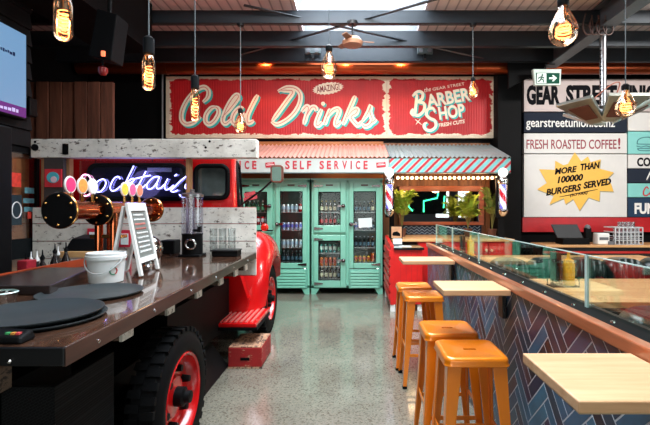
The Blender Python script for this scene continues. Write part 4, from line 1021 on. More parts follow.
# A-frame menu
r = thing('menu_stand', 'white A-frame menu board standing on the bar beside the bucket', 'menu stand', (-1.47, 3.03, CT))
def bar(a, b_, wd, th, nrm):
    a, b_, nrm = Vector(a), Vector(b_), Vector(nrm).normalized(); d = (b_-a); x_ = d.normalized(); z_ = nrm-nrm.dot(x_)*x_; z_.normalize(); y_ = z_.cross(x_)
    R_ = Matrix((x_, y_, z_)).transposed()
    return MB().obox((a+b_)/2, (d.length, wd, th), R_)
NL, NR = Vector((-1.405, 2.86, CT+.01)), Vector((-1.45, 3.20, CT+.01)); TL, TR = Vector((-1.505, 2.87, CT+.49)), Vector((-1.55, 3.19, CT+.49))
nr = (NR-NL).cross(TL-NL)
nr = nr if nr.x > 0 else -nr
BL, BR = Vector((-1.62, 2.88, CT+.01)), Vector((-1.665, 3.18, CT+.01))
WP = M('frame_white_wood', rgb(222, 222, 218), .5, var=.06)
for a, b_ in ((NL, TL), (NR, TR)): bar(a, b_, .032, .018, nr).build('front_leg', WP, r)
for a, b_ in ((BL, TL), (BR, TR)): bar(a, b_+Vector((-.02, 0, -.02)), .028, .016, -nr+Vector((-1.6, 0, .6))).build('back_leg', WP, r)
bar(TL.lerp(NL, .05), TR.lerp(NR, .05), .055, .018, nr).build('top_rail', WP, r)
bar(TL.lerp(NL, .80), TR.lerp(NR, .80), .035, .018, nr).build('bottom_rail', WP, r)
q = [TL.lerp(NL, .10)+(TR-TL)*.06, TR.lerp(NR, .10)-(TR-TL)*.06, TR.lerp(NR, .78)-(NR-NL)*.05, TL.lerp(NL, .78)+(NR-NL)*.05]
off = nr.normalized()*.004
mb = MB().hexa([p-off for p in q]+[p+off*.2 for p in q]); mb.build('chalk_panel', M('chalk_panel_grey', rgb(108, 112, 108), .3, var=.15), r, 'grey chalkboard panel')
def onp(u, v, d=.003): return q[0].lerp(q[1], u).lerp(q[3].lerp(q[2], u), v)+nr.normalized()*d
rnd = random.Random(4)
mb = MB(); mc = MB()
for row in range(9):
    v = .10+row*.095; u = .16
    while u < .82:
        L = rnd.uniform(.04, .1)
        pts = [onp(u+L*k/5, v+.018*math.sin(k*2.4+row)) for k in range(6)]
        (mc if row in (2, 3) else mb).tube(pts, .0035, 4); u += L+.04
mb.build('chalk_scribble', WHITE, r); mc.build('chalk_scribble', M('chalk_red', rgb(190, 110, 100), .6), r)
# chrome globe behind
r = thing('glass_globe', 'shiny round globe on a short foot behind the menu stand', 'globe', (-1.66, 3.48, CT))
MB().ball((-1.66, 3.48, CT+.125), .118, 32).build('sphere', M('globe_silver', rgb(170, 170, 168), .1, 1), r, smooth=60)
MB().lathe([(.06, CT), (.055, CT+.014), (.035, CT+.03)], (-1.66, 3.48, 0), 'Z', 24).build('foot', CHROME, r, smooth=40)
# copper beer tower
TX, TZ = -1.83, 1.495
r = thing('beer_tower', 'copper beer tap tower with black riveted discs on copper posts', 'beer tower', (TX, 3.25, CT))
MB().cyl((TX, 2.70, TZ), (TX, 3.92, TZ), .062, seg=32).build('copper_tube', COPPER, r, smooth=40)
for y, m_, rr_ in ((2.68, BLACK, .112), (3.08, BLACK, .108), (3.90, COPPER, .106)):
    d = MB().lathe([(0, 0), (rr_-.008, 0), (rr_, .008), (rr_, .022), (rr_-.006, .03), (0, .03)], (TX, y, TZ), 'Y', 40).build('end_disc', m_, r, smooth=40)
    MB().lathe([(rr_, .006), (rr_+.004, .012), (rr_+.004, .02), (rr_, .026)], (TX, y, TZ), 'Y', 40, False).build('rim', BRASS, d, 'brass rim', smooth=40)
    for k in range(6):
        a = PI/2+2*PI*k/6
        MB().ball((TX+rr_*.80*math.cos(a), y-.002, TZ+rr_*.80*math.sin(a)), .011, 10, .8).build('rivet', BRASS, d, 'brass rivet', smooth=60)
for dx_, dy_ in ((-.055, 3.2), (.0, 3.26), (.055, 3.2)):
    MB().cyl((TX+dx_, dy_, CT), (TX+dx_, dy_, TZ-.02), .029, seg=16).build('post', COPPER, r, smooth=40)
MB().box(TX-.12, TX+.12, 3.19, 3.27, CT+.235, CT+.262).build('collar', BRASS, r, 'brass collar', bevel=.006)
MB().lathe([(.11, CT), (.105, CT+.012), (.04, CT+.02)], (TX, 3.22, 0), 'Z', 28).build('base', COPPER, r, smooth=40)
for y, col, fn in ((2.79, (222, 40, 110), 'pink'), (2.915, (232, 150, 70), 'orange'), (3.03, (232, 232, 226), 'white'), (3.45, (238, 196, 66), 'yellow'), (3.57, (222, 90, 140), 'rose'), (3.69, (236, 128, 100), 'coral')):
    tp = MB().cyl((TX, y, TZ+.055), (TX, y, TZ+.115), .012, .009, 12).build('tap', BRASS, r, 'brass beer tap')
    MB().cyl((TX-.06, y, TZ-.01), (TX-.12, y, TZ-.07), .011, .009, 10).build('spout', BRASS, tp)
    MB().lathe([(0, -.006), (.054, -.006), (.057, 0), (.054, .006), (0, .006)], (TX, y, TZ+.165), 'X', 28).build('badge', M('badge_white', rgb(226, 224, 222), .35), tp, 'round tap badge, white rim', smooth=35)
    f_ = MB().lathe([(.047, .0055), (.046, .0085), (0, .0085)], (TX, y, TZ+.165), 'X', 28).build('badge_face', M('badge_'+fn, rgb(*col), .35, var=.2, vs=60), tp, '%s badge face' % fn)
# glass drinks dispenser
dx_, dy_ = -1.545, 4.14
r = thing('drinks_dispenser', 'tall clear drinks dispenser with steel lid and black base on the bar', 'dispenser', (dx_, dy_, CT))
MB().box(dx_-.10, dx_+.10, dy_-.10, dy_+.10, CT, CT+.02).build('foot', BLACK, r, bevel=.005)
MB().lathe([(.095, CT+.02), (.095, CT+.20), (.10, CT+.215), (0, CT+.215)], (dx_, dy_, 0), 'Z', 28).build('base', BLACK, r, smooth=40)
MB().lathe([(.098, CT+.215), (.098, CT+.57)], (dx_, dy_, 0), 'Z', 32, False).build('jar', glass('jar_glass', (.80, .80, .86, 1), .05, .05, (1, 1, 1, 1), .25), r, smooth=60)
MB().cyl((dx_-.02, dy_, CT+.215), (dx_-.02, dy_, CT+.56), .04, seg=18).build('ice_tube', glass('ice_tube', (.62, .58, .66, 1), .12, .3), r, 'clear ice tube', smooth=60)
MB().lathe([(.102, CT+.565), (.104, CT+.59), (.08, CT+.60), (.03, CT+.605), (.018, CT+.61), (.022, CT+.635), (0, CT+.64)], (dx_, dy_, 0), 'Z', 28).build('lid', STEEL, r, smooth=40)
ring = [(dx_+.02+.044*math.cos(2*PI*k/24), dy_-.102, CT+.12+.044*math.sin(2*PI*k/24)) for k in range(25)]
MB().tube(ring, .011, 8).build('ring', CHROME, r, 'chrome ring on the base', smooth=60)
MB().cyl((dx_+.05, dy_-.09, CT+.25), (dx_+.11, dy_-.13, CT+.25), .014, seg=10).box(dx_+.10, dx_+.13, dy_-.15, dy_-.11, CT+.235, CT+.29).build('tap', BLACK, r)
# stacked clear tumblers by the headboard
mb = MB().lathe([(.036, 0), (.042, .084), (.039, .084), (.034, .008), (0, .008)], (0, 0, 0), 'Z', 18)
g0 = mb.build('tumbler', glass('tumbler_glass', (.93, .95, .95, 1), .02, .05, (1, 1, 1, 1), .3), smooth=40, loc=(0, 0, 0))
first = True
for i in range(3):
    for k in range(3):
        o = g0 if first else g0.copy()
        if not first: COL.objects.link(o)
        first = False
        o.location = (X(213.5, 4.36)+i*.092, 4.36, CT+k*.085)
        tag(o, 'clear tumbler in the %s of the stacks against the white boards' % ('bottom row', 'middle row', 'top row')[k], 'glass', ('bottom', 'middle', 'top')[k]+' row of stacked tumblers on the bar')
r = thing('bar_caddy', 'low black rectangular tray in front of the stacked tumblers', 'tray', (X(228, 4.16), 4.15, CT))
MB().box(X(214, 4.15), X(239, 4.15), 4.08, 4.24, CT, CT+.05).build('tub', BLACK, r, bevel=.006); MB().box(X(213.5, 4.15)-.01, X(239.5, 4.15), 4.07, 4.25, CT+.05, CT+.062).build('rim', BLACKM, r, bevel=.003)
r = thing('speaker_box', 'small black box with cable between the menu stand and the dispenser', 'box', (X(167, 4.25), 4.35, CT))
MB().box(X(159, 4.25), X(173.5, 4.25), 4.27, 4.43, CT, CT+.14).build('case', BLACK, r, bevel=.012)
MB().tube(smooth_path([P(170, 254, 4.24), P(173, 256.6, 4.2), P(175, 256.4, 4.14), P(177, 256.2, 4.1)], 5), .006, 6).build('cable', BLACK, r)
mb = MB().lathe([(.06, CT), (.072, CT+.03), (.066, CT+.062), (.072, CT+.066), (.078, CT+.03), (.064, CT-.0+.0005)], (-1.73, 2.14, 0), 'Z', 24)
r = thing('glass_ashtray', 'small clear glass dish on the bar by the drip tray', 'glass dish', (-1.73, 2.12, CT))
mb = MB().lathe([(.0, CT), (.062, CT), (.072, CT+.045), (.066, CT+.045), (.056, CT+.010), (0, CT+.010)], (-1.73, 2.12, 0), 'Z', 26); mb.build('dish', glass('dish_glass', (.86, .88, .88, 1), .3, .05), r, smooth=40)
MB().lathe([(.066, CT+.042), (.073, CT+.045), (.068, CT+.05)], (-1.73, 2.12, 0), 'Z', 26, False).build('rim', EDGEG, r, smooth=60)
# card reader / printer and tablet near the headboard
r = thing('receipt_printer', 'black low till printer on a timber block behind the beer tower', 'printer', (X(78, 4.1), 4.15, CT))
MB().box(X(58, 4.0), X(96, 4.0), 4.0, 4.3, CT, CT+.055).build('timber_block', HONEY, r, 'pale timber block', bevel=.004)
MB().hexa([(X(64, 4.05), 4.04, CT+.055), (X(100, 4.05), 4.04, CT+.055), (X(100, 4.05), 4.28, CT+.055), (X(64, 4.05), 4.28, CT+.055), (X(68, 4.05), 4.10, CT+.17), (X(100, 4.05), 4.10, CT+.17), (X(100, 4.05), 4.28, CT+.20), (X(68, 4.05), 4.28, CT+.20)]).build('case', BLACK, r, bevel=.012)
# pourer bottles on the back shelf beyond the orange edge
s_ = thing('back_bench', 'dark back bench behind the bar under the left wall', 'bench', (-2.6, 3.4, 0))
MB().box(-2.84, -2.32, 2.2, 4.35, .86, .90).build('top', STEEL, s_); MB().box(-2.84, -2.4, 2.22, 4.33, 0, .86).build('body', BLACK, s_)
rnd = random.Random(9)
syr = [(26, 3.35, 'black'), (31, 3.45, 'white'), (37, 3.5, 'white'), (42.5, 3.62, 'black'), (55, 3.75, 'dark'), (58, 3.95, 'white'), (66, 3.9, 'dark')]
for k, (px, D, cp) in enumerate(syr):
    x = X(px, D); zz = .90; h_ = .16 if cp != 'dark' else .2
    r = thing('syrup_bottle', '%s-capped syrup bottle, %s from the left on the back bench' % (cp, ('first', 'second', 'third', 'fourth', 'fifth', 'sixth', 'last')[k]), 'bottle', (x, D, zz), 'syrup bottles on the back bench')
    MB().lathe([(0, zz), (.034, zz), (.036, zz+.005), (.036, zz+h_*.7), (.014, zz+h_), (.014, zz+h_+.02), (0, zz+h_+.02)], (x, D, 0), 'Z', 16).build('body', M('syrup_dark', rgb(36, 30, 30), .15, 0, .3), r, smooth=40)
    MB().lathe([(.016, zz+h_+.02), (.018, zz+h_+.035), (.006, zz+h_+.06), (.004, zz+h_+.10), (0, zz+h_+.10)], (x, D, 0), 'Z', 12).build('pourer', WHITE if cp == 'white' else BLACK, r, '%s pourer' % cp, smooth=40)
tag(MB().box(X(22, 3.25), X(25, 3.25)+.05, 3.2, 3.3, .90, 1.12).build('drinks_carton', M('carton_red', rgb(150, 26, 40), .5, var=.3, vs=30), bevel=.004), 'pink-red carton at the left end of the back bench', 'carton')
# glazed drinks cabinet with posters on the left wall
r = thing('display_cabinet', 'tall black glass-fronted cabinet with posters and stickers at the left', 'cabinet', (-3.41, 4.4, .901))
zt = 2.12
MB().box(-3.455, -3.355, 3.96, 4.0, .0, zt).box(-3.455, -3.355, 4.58, 4.62, .0, zt).box(-3.455, -3.355, 4.0, 4.58, zt-.05, zt).box(-3.455, -3.355, 4.0, 4.58, .0, .05).build('case', BLACK, r)
MB().box(-3.455, -3.435, 4.0, 4.58, .05, zt-.05).build('back_panel', wood('cabinet_back_wood', rgb(120, 66, 38), rgb(170, 104, 64), .5, 1), r, 'brown timber back')
MB().box(-3.372, -3.364, 4.0, 4.58, .05, zt-.05).build('pane', CLEAR, r)
for y, z, hh, wd, col, nm in ((4.24, 1.34, .30, .14, (30, 46, 52), 'teal_poster'), (4.42, 1.66, .06, .13, (84, 132, 140), 'blue_sticker'), (4.40, 1.56, .05, .15, (70, 118, 126), 'blue_sticker'), (4.41, 1.47, .05, .13, (60, 104, 112), 'blue_sticker'), (4.25, 1.72, .14, .12, (206, 60, 44), 'red_sticker'), (4.46, 1.40, .08, .05, (206, 60, 50), 'red_sticker'), (4.2, 1.0, .2, .38, (16, 20, 22), 'dark_poster')):
    MB().box(-3.363, -3.360, y, y+wd, z, z+hh).build(nm, M(nm, rgb(*col), .5, var=.3, vs=25), r)
cy_, cz_ = 4.31, 1.49
MB().tube([(-3.358, cy_+.06*math.cos(2*PI*k/20), cz_+.08*math.sin(2*PI*k/20)) for k in range(21)], .006, 6).build('round_emblem', WHITE, r)
tag(MB().box(-2.74, -2.46, 2.9, 3.12, .901, 2.09).build('black_column', BLACK, bevel=.01), 'plain matt black upright cabinet at the far left of the photo', 'cabinet')
# stickers and small frames on the white boards
PD = 4.448
r = thing('poster', 'red square poster with a pale blue blob above the white boards', 'poster', (X(53, PD), PD, Z(187, PD)))
MB().box(X(44.5, PD), X(61.5, PD), PD, PD+.012, Z(187, PD), Z(169, PD)).build('sheet', M('poster_red', rgb(196, 36, 50), .5), r)
MB().prism([(X(53+6.2*math.cos(k*PI/9), PD), Z(177.5+5.6*math.sin(k*PI/9), PD)) for k in range(18)], PD, .004).build('blob', M('poster_cyan', rgb(70, 176, 190), .5), r)
MB().prism([(X(54+3*math.cos(k*PI/6), PD), Z(179.5+3.2*math.sin(k*PI/6), PD)) for k in range(12)], PD, .007).build('pale_blob', M('poster_pale', rgb(222, 190, 196), .5), r)
MB().box(X(43, PD), X(62.5, PD), PD+.014, PD+.06, Z(207, PD), Z(158, PD)).build('backing_board', M('backing_dark', rgb(52, 46, 44), .6), r)
for (x0, x1, y0, y1), lab in (((88, 98.5, 228.5, 245), 'small red-framed notice on the white boards left of the beer posts'), ((119.5, 131, 230, 247), 'small red-framed notice on the white boards right of the beer posts')):
    D = 4.49
    r = thing('framed_notice', lab, 'notice', (X((x0+x1)/2, D), D, Z(y1, D)), 'red-framed notices')
    MB().box(X(x0, D), X(x1, D), D-.012, D+.008, Z(y1, D), Z(y0, D)).build('frame', M('notice_red', rgb(196, 36, 60), .45), r)
    MB().box(X(x0+2, D), X(x1-2, D), D-.016, D-.012, Z(y1-2.5, D), Z(y0+3.5, D)).build('sheet', PAPER, r)
# neon word
ND = 4.56
def n2(x, y): return (90+x/5.9, 150+y/5.9)
def n1_(x, y): return (x/5.9, 140+y/5.9)
LET = [
 ('C', [n1_(*p) for p in ((528, 232), (512, 208), (484, 204), (462, 232), (456, 274), (466, 312), (492, 330), (520, 318))]),
 ('o', [n2(*p) for p in ((58, 172), (34, 186), (20, 218), (28, 244), (52, 244), (76, 218), (84, 190), (72, 172), (58, 172))]),
 ('c', [n2(*p) for p in ((168, 170), (158, 156), (136, 164), (116, 196), (110, 226), (124, 241), (150, 230), (180, 204))]),
 ('k', [n2(*p) for p in ((250, 92), (226, 140), (204, 186), (184, 226))]),
 ('k', [n2(*p) for p in ((200, 198), (232, 172), (250, 168), (244, 186), (214, 198), (232, 216), (250, 222), (272, 206))]),
 ('t', [n2(*p) for p in ((322, 124), (300, 166), (280, 204), (280, 222), (300, 222), (320, 204))]),
 ('t', [n2(*p) for p in ((258, 168), (300, 158), (348, 148))]),
 ('a', [n2(*p) for p in ((400, 156), (372, 158), (344, 180), (326, 208), (336, 230), (362, 222), (388, 190), (402, 158))]),
 ('a', [n2(*p) for p in ((402, 158), (386, 200), (388, 226), (408, 224), (430, 204))]),
 ('i', [n2(*p) for p in ((452, 168), (434, 206), (438, 232), (460, 228), (486, 206))]),
 ('i', [n2(*p) for p in ((492, 152), (506, 142))]),
 ('l', [n2(*p) for p in ((564, 152), (528, 180), (496, 212), (470, 238), (486, 246), (512, 236))]),
 ('s', [n2(*p) for p in ((586, 184), (562, 200), (554, 220), (572, 238), (566, 266), (540, 278), (520, 262))]),
]
NEON = emit('neon_blue_white', (.34, .34, 1, 1), 5); NEONP = emit('neon_pink', (1, .42, .72, 1), 3.5)
r = thing('neon_sign', 'blue neon sign spelling Cocktails in handwriting in front of the truck rear window', 'neon sign', (X(135, ND), ND, Z(204, ND)))
for ch, st in LET:
    pts = [(X(p[0], ND), ND+.03, Z(p[1], ND)) for p in smooth_path([Vector(q_) for q_ in st], 6)]
    MB().tube(pts, .0065, 8).build('tube', NEONP if ch == 'C' else NEON, r, 'pink glass tube' if ch == 'C' else None, smooth=60)
MB().box(X(76, ND), X(190, ND), ND+.055, ND+.06, Z(203.5, ND), Z(160, ND)).build('backing_sheet', glass('neon_backing', (.8, .8, .9, 1), .08), r, 'clear backing sheet')
for px, py in ((92, 162), (150, 162), (182, 162)): MB().cyl((X(px, ND), ND+.057, Z(py, ND)), (X(px, ND), ND+.057, Z(157, ND)), .004, seg=6).build('hanger', BLACK, r)
point('neon_glow', (X(135, ND), ND-.05, Z(183, ND)), 2.2, (.4, .35, 1), .25)
# crate under the running board
r = thing('wooden_crate', 'worn red wooden crate on the floor under the running board', 'crate', (-1.03, 4.3, 0))
MB().box(-1.185, -.87, 4.08, 4.53, .012, .192).build('box', CRATE, r, bevel=.006)
MB().box(-1.18, -.875, 4.085, 4.525, .192, .2).build('top', CRATETOP, r, 'bare worn timber top')
MB().box(-1.07, -.985, 4.072, 4.08, .075, .10).build('hand_hole', BLACK, r, 'dark slot handle')
for q in ((-1.19, -.865, 4.07, 4.085), (-1.19, -.865, 4.525, 4.54)): MB().box(*q, 0, .012).build('runner', CRATETOP, r)
# TV on the left wall
r = thing('television', 'wall television showing a pale blue slide with a purple band', 'television', (-3.36, 3.7, 2.48))
TVM, nt, b = base('screen_blue')
b.inputs['Base Color'].default_value = (.02, .02, .02, 1); b.inputs['Roughness'].default_value = .25
b.inputs['Emission Color'].default_value = rgb(128, 176, 222); b.inputs['Emission Strength'].default_value = .72
y0, y1, z0, z1 = 3.0, 4.43, 2.43, 3.275
MB().box(-3.45, -3.36, y0-.02, y1+.02, z0-.02, z1+.02).build('case', BLACK, r, bevel=.006)
MB().box(-3.36, -3.355, y0, y1, z0+.10, z1).build('screen', TVM, r, 'lit pale blue screen')
MB().box(-3.36, -3.355, y0, y1, z0, z0+.10).build('screen_band', emit('screen_purple', rgb(96, 44, 110), .6), r, 'purple band of the screen')
rnd = random.Random(2); mb = MB()
for zc, ya, yb_, hh in ((3.03, 3.9, 4.27, .022), (2.62, 3.9, 4.05, .015)):
    y = ya
    while y < yb_:
        l = rnd.uniform(.012, .03); mb.box(-3.355, -3.353, y, y+l, zc-hh*rnd.uniform(.5, 1), zc+hh*rnd.uniform(.2, 1)); y += l+.008
mb.build('screen_text', emit('screen_ink', rgb(26, 44, 80), .3), r)
mb = MB(); y = 3.9
while y < 4.3:
    l = rnd.uniform(.015, .04); mb.box(-3.355, -3.353, y, y+l, z0+.03, z0+.03+rnd.uniform(.02, .045)); y += l+.012
mb.build('screen_text', emit('screen_ink_pale', rgb(190, 180, 220), .5), r)
tag(MB().box(-3.455, -3.36, 4.49, 4.60, 2.47, 2.66).build('wall_speaker', BLACK, bevel=.01), 'small black box on the weatherboards right of the television', 'box')
# loudspeaker under the roof
r = thing('loudspeaker', 'black loudspeaker hung at a tilt under the roof with small orange lamp', 'loudspeaker', (X(100, 4.2), 4.3, 2.95))
a = [(88, 55), (111, 60.5), (117, 14), (97, 8)]
pts = [P(*q_, 4.2) for q_ in a]+[P(*q_, 4.2)+Vector((-.02, .26, .02)) for q_ in a]
MB().hexa(pts).build('cabinet', M('speaker_black', rgb(14, 14, 15), .7), r, bevel=.012)
MB().box(X(102.2, 4.2), X(105.4, 4.2), 4.18, 4.2, Z(56.5, 4.2), Z(51.5, 4.2)).build('indicator', emit('speaker_orange', rgb(255, 120, 80), 1.5), r, 'small glowing orange lamp')
MB().cyl((X(108, 4.3), 4.33, Z(12, 4.3)), (X(108, 4.3), 4.33, 4.3), .02, seg=8).build('hanger', BLACK, r)
MB().lathe([(.028, 0), (.045, .03), (.045, .07), (.02, .09)], (X(100, 4.25), 4.3, 2.83), 'Z', 14).build('red_lamp', M('dark_red_lamp', rgb(120, 20, 20), .3), r, 'dull red lamp below', smooth=40)
MB().cyl((X(100, 4.25), 4.3, 2.92), (X(100, 4.25), 4.3, 3.02), .012, seg=8).build('red_lamp_stem', BLACK, r)
# ================================================================== HERRINGBONE HALF WALL
WXL = .90
r = thing('tiled_half_wall', 'half wall faced with dark blue herringbone tiles under a copper-brown rail', 'half wall', (1.02, 2.2, 0))
Y0, Y1, ZT = -.6, 5.28, 1.035
MB().box(WXL+.012, 1.09, Y0, Y1, 0, ZT).build('core', DARKWALL, r)
MB().box(WXL, WXL+.012, Y0, Y1, 0, ZT).build('grout', M('pale_grout', rgb(196, 202, 208), .6), r, 'pale grout')
W_, L_ = .066, .264; g = .0036; n = 4
pal = [rgb(28, 62, 94), rgb(20, 40, 66), rgb(30, 84, 112), rgb(44, 38, 68), rgb(72, 46, 58), rgb(20, 50, 70), rgb(40, 100, 126), rgb(14, 24, 42)]
tiles = [[] for _ in pal]
c45 = math.sqrt(.5); rnd = random.Random(5)
def clip(poly, ax, lim, sgn):
    out = []
    for i in range(len(poly)):
        a, c = poly[i], poly[(i+1) % len(poly)]; ia, ic = sgn*(a[ax]-lim) >= 0, sgn*(c[ax]-lim) >= 0
        if ia: out.append(a)
        if ia != ic:
            t_ = (lim-a[ax])/(c[ax]-a[ax]); out.append((a[0]+(c[0]-a[0])*t_, a[1]+(c[1]-a[1])*t_))
    return out
mb = MB()
for a in range(-90, 130):
    for b_ in range(-14, 20):
        ox, oy = a*W_+b_*L_, a*W_-b_*L_
        for (x0, x1, y0, y1) in ((ox+g, ox+L_-g, oy+g, oy+W_-g), (ox+L_+g, ox+L_+W_-g, oy+W_-L_+g, oy+W_-g)):
            q = [((u-v)*c45, (u+v)*c45-1.0) for u, v in ((x0, y0), (x1, y0), (x1, y1), (x0, y1))]
            if max(p[0] for p in q) < Y0 or min(p[0] for p in q) > Y1 or max(p[1] for p in q) < 0 or min(p[1] for p in q) > ZT: continue
            for ax, lim, sg_ in ((0, Y0, 1), (0, Y1, -1), (1, 0, 1), (1, ZT, -1)):
                if len(q) > 2: q = clip(q, ax, lim, sg_)
            if len(q) < 3: continue
            mb.mi = rnd.choice((0, 0, 1, 1, 2, 2, 3, 4, 5, 5, 6, 7)); jx = rnd.uniform(-.0002, .0002)
            mb.prism(q, 0, .003, lambda u, v, d: (WXL+.002-d+jx, u, v))
mb.build('tile_facing', [M('tile_%d' % k, c, .28, 0, 0, var=.25, vs=10) for k, c in enumerate(pal)], r)
MB().box(.884, .930, Y0, Y1+.02, 1.036, 1.088).build('rail', COPWOOD, r, 'copper-brown timber rail', bevel=.006)
MB().box(.930, 1.03, Y0, Y1, 1.036, 1.084).build('ledge', M('black_ledge', rgb(10, 10, 11), .6), r, 'black ledge')
MB().box(1.03, 1.10, Y0, Y1, 1.036, 1.066).build('inner_rail', wood('inner_rail', rgb(36, 22, 18), rgb(74, 44, 34), .4, 1), r, 'dark brown inner rail', bevel=.004)
y = .45
while y < 5.2:
    MB().lathe([(.010, 1.083), (.009, 1.090), (0, 1.092)], (.962, y, 0), 'Z', 10).build('bolt', CHROME, r); y += .29
pos = ('nearest the camera', 'second from the camera', 'third from the camera', 'farthest from the camera')
ys = [.25, 1.86, 3.47, 4.40, 5.27]
for k in range(4):
    y0, y1 = ys[k]+.006, ys[k+1]-.006
    r = thing('glass_screen', 'low clear glass screen on the tiled half wall, %s' % pos[k], 'glass screen', (1.0, (y0+y1)/2, 1.083), 'glass screens on the tiled half wall')
    MB().box(.996, 1.004, y0, y1, 1.083, 1.305).build('pane', SCREENG, r)
    MB().box(.9955, 1.0045, y0, y1, 1.305, 1.309).build('top_edge', EDGEG, r, 'pale green top edge')
    for y in (y0, y1): MB().box(.9955, 1.0045, y-.003, y+.003, 1.083, 1.309).build('side_edge', EDGEG, r)

# small oak tables fixed to the half wall
TP = 1.05
for (y0, y1, lab) in ((1.03, 1.375, 'small pale oak bar table nearest the camera on the tiled half wall'), (2.42, 2.74, 'small pale oak bar table above the two near stools'), (3.76, 4.1, 'small pale oak bar table farthest away, above the two far stools')):
    r = thing('wall_table', lab, 'table', (.7, (y0+y1)/2, .86), 'small oak tables on the half wall')
    xl = .535 if y0 < 2 else (.50 if y0 < 3 else .425)
    MB().box(xl, .878, y0, y1, TP-.03, TP).build('tabletop', PINE, r, bevel=.004)
    MB().box(xl+.002, .876, y0+.002, y1-.002, TP-.032, TP-.029).build('underside', PINEY, r)
    ym = (y0+y1)/2
    MB().box(.872, .896, ym-.04, ym+.04, .86, TP-.032).box(.62, .874, ym-.02, ym+.02, TP-.05, TP-.032).build('bracket', BLACKM, r, 'black wall bracket', bevel=.004)

# ================================================================== ORANGE STOOLS
def make_stool(label):
    r = thing('bar_stool', label, 'stool', (0, 0, 0), 'orange metal bar stools')
    H = .765; a = .160
    def sq(h_, rc, z):
        pts = []
        for sx, sy, a0 in ((1, 1, 0), (-1, 1, 90), (-1, -1, 180), (1, -1, 270)):
            for k in range(6):
                q = math.radians(a0+90*k/5); pts.append(Vector((sx*(h_-rc)+rc*math.cos(q), sy*(h_-rc)+rc*math.sin(q), z)))
        return pts
    mb = MB()
    # pressed seat: rolled lip, dished top and a slot through the middle
    slot = []
    outer = sq(a-.03, .03, H-.002)
    for p in outer:
        an = math.atan2(p.y, p.x); slot.append(Vector((max(-.034, min(.034, .05*math.cos(an))), .010*(1 if math.sin(an) > 0 else -1) if abs(math.cos(an)) < .99 else 0.010*math.sin(an), H-.006)))
    rings = [sq(a+.004, .035, H-.045), sq(a+.006, .036, H-.040), sq(a, .036, H-.028), sq(a+.002, .038, H-.020), sq(a-.002, .040, H-.006), sq(a-.012, .038, H), sq(a-.022, .034, H-.001), sq(a-.03, .03, H-.004)]
    rings.append([p.copy() for p in slot]); rings.append([Vector((p.x, p.y, H-.014)) for p in slot])
    rings += [sq(a-.03, .03, H-.014), sq(a-.008, .03, H-.016), sq(a-.004, .03, H-.045)]
    mb.loft(rings, cap=False); 
    vsb = mb.bm.verts; 
    mb.build('seat', ORANGE, r, smooth=50, local=True)
    def legpt(sx, sy, z):
        t_ = 1-z/(H-.03); e = a-.012+.03*t_+.012*t_*t_; return Vector((sx*e, sy*e, z))
    for sx in (-1, 1):
        for sy in (-1, 1):
            # folded sheet leg: an angle section that narrows towards the foot, slightly bowed
            rings = []
            for k in range(9):
                z = .012+(H-.045-.012)*k/8; c_ = legpt(sx, sy, z); wd = .030+.042*(k/8)**1.2; th = .005
                o_ = [Vector((0, 0, 0)), Vector((-sx*wd, 0, 0)), Vector((-sx*wd, -sy*th*2.2, 0)), Vector((-sx*th*2.2, -sy*th*2.2, 0)), Vector((-sx*th*2.2, -sy*wd, 0)), Vector((0, -sy*wd, 0))]
                if k == 0: pass
                rings.append([c_+q for q in o_])
            lg = MB().loft(rings).build('leg', ORANGE, r, local=True, bevel=.003)
            c_ = legpt(sx, sy, 0)
            MB().box(min(c_.x+sx*.002, c_.x-sx*.034), max(c_.x+sx*.002, c_.x-sx*.034), min(c_.y+sy*.002, c_.y-sy*.034), max(c_.y+sy*.002, c_.y-sy*.034), 0, .022).build('foot_cap', RUBBER, lg, 'black rubber foot', local=True)
    for z in (.27,):
        for s in (-1, 1):
            p, q = legpt(-1, s, z), legpt(1, s, z); MB().box(p.x+.012, q.x-.012, p.y-s*.010-.003, p.y-s*.010+.003, z-.012, z+.012).build('footrest', ORANGE, r, local=True)
            p, q = legpt(s, -1, z+.05), legpt(s, 1, z+.05); MB().box(p.x-s*.010-.003, p.x-s*.010+.003, p.y+.012, q.y-.012, z+.038, z+.062).build('footrest', ORANGE, r, local=True)
    mb = MB()
    return r
stool = make_stool('orange metal bar stool nearest the camera')
stool.location = (.615, 2.305, 0); WL[stool.name] = Vector(stool.location)
dup(stool, (.585, 2.72, 0), 'orange metal bar stool just behind the nearest stool')
dup(stool, (.598, 3.80, 0), 'orange metal bar stool in the far pair, the one in front')
dup(stool, (.580, 4.21, 0), 'orange metal bar stool farthest from the camera, by the red cabinet')

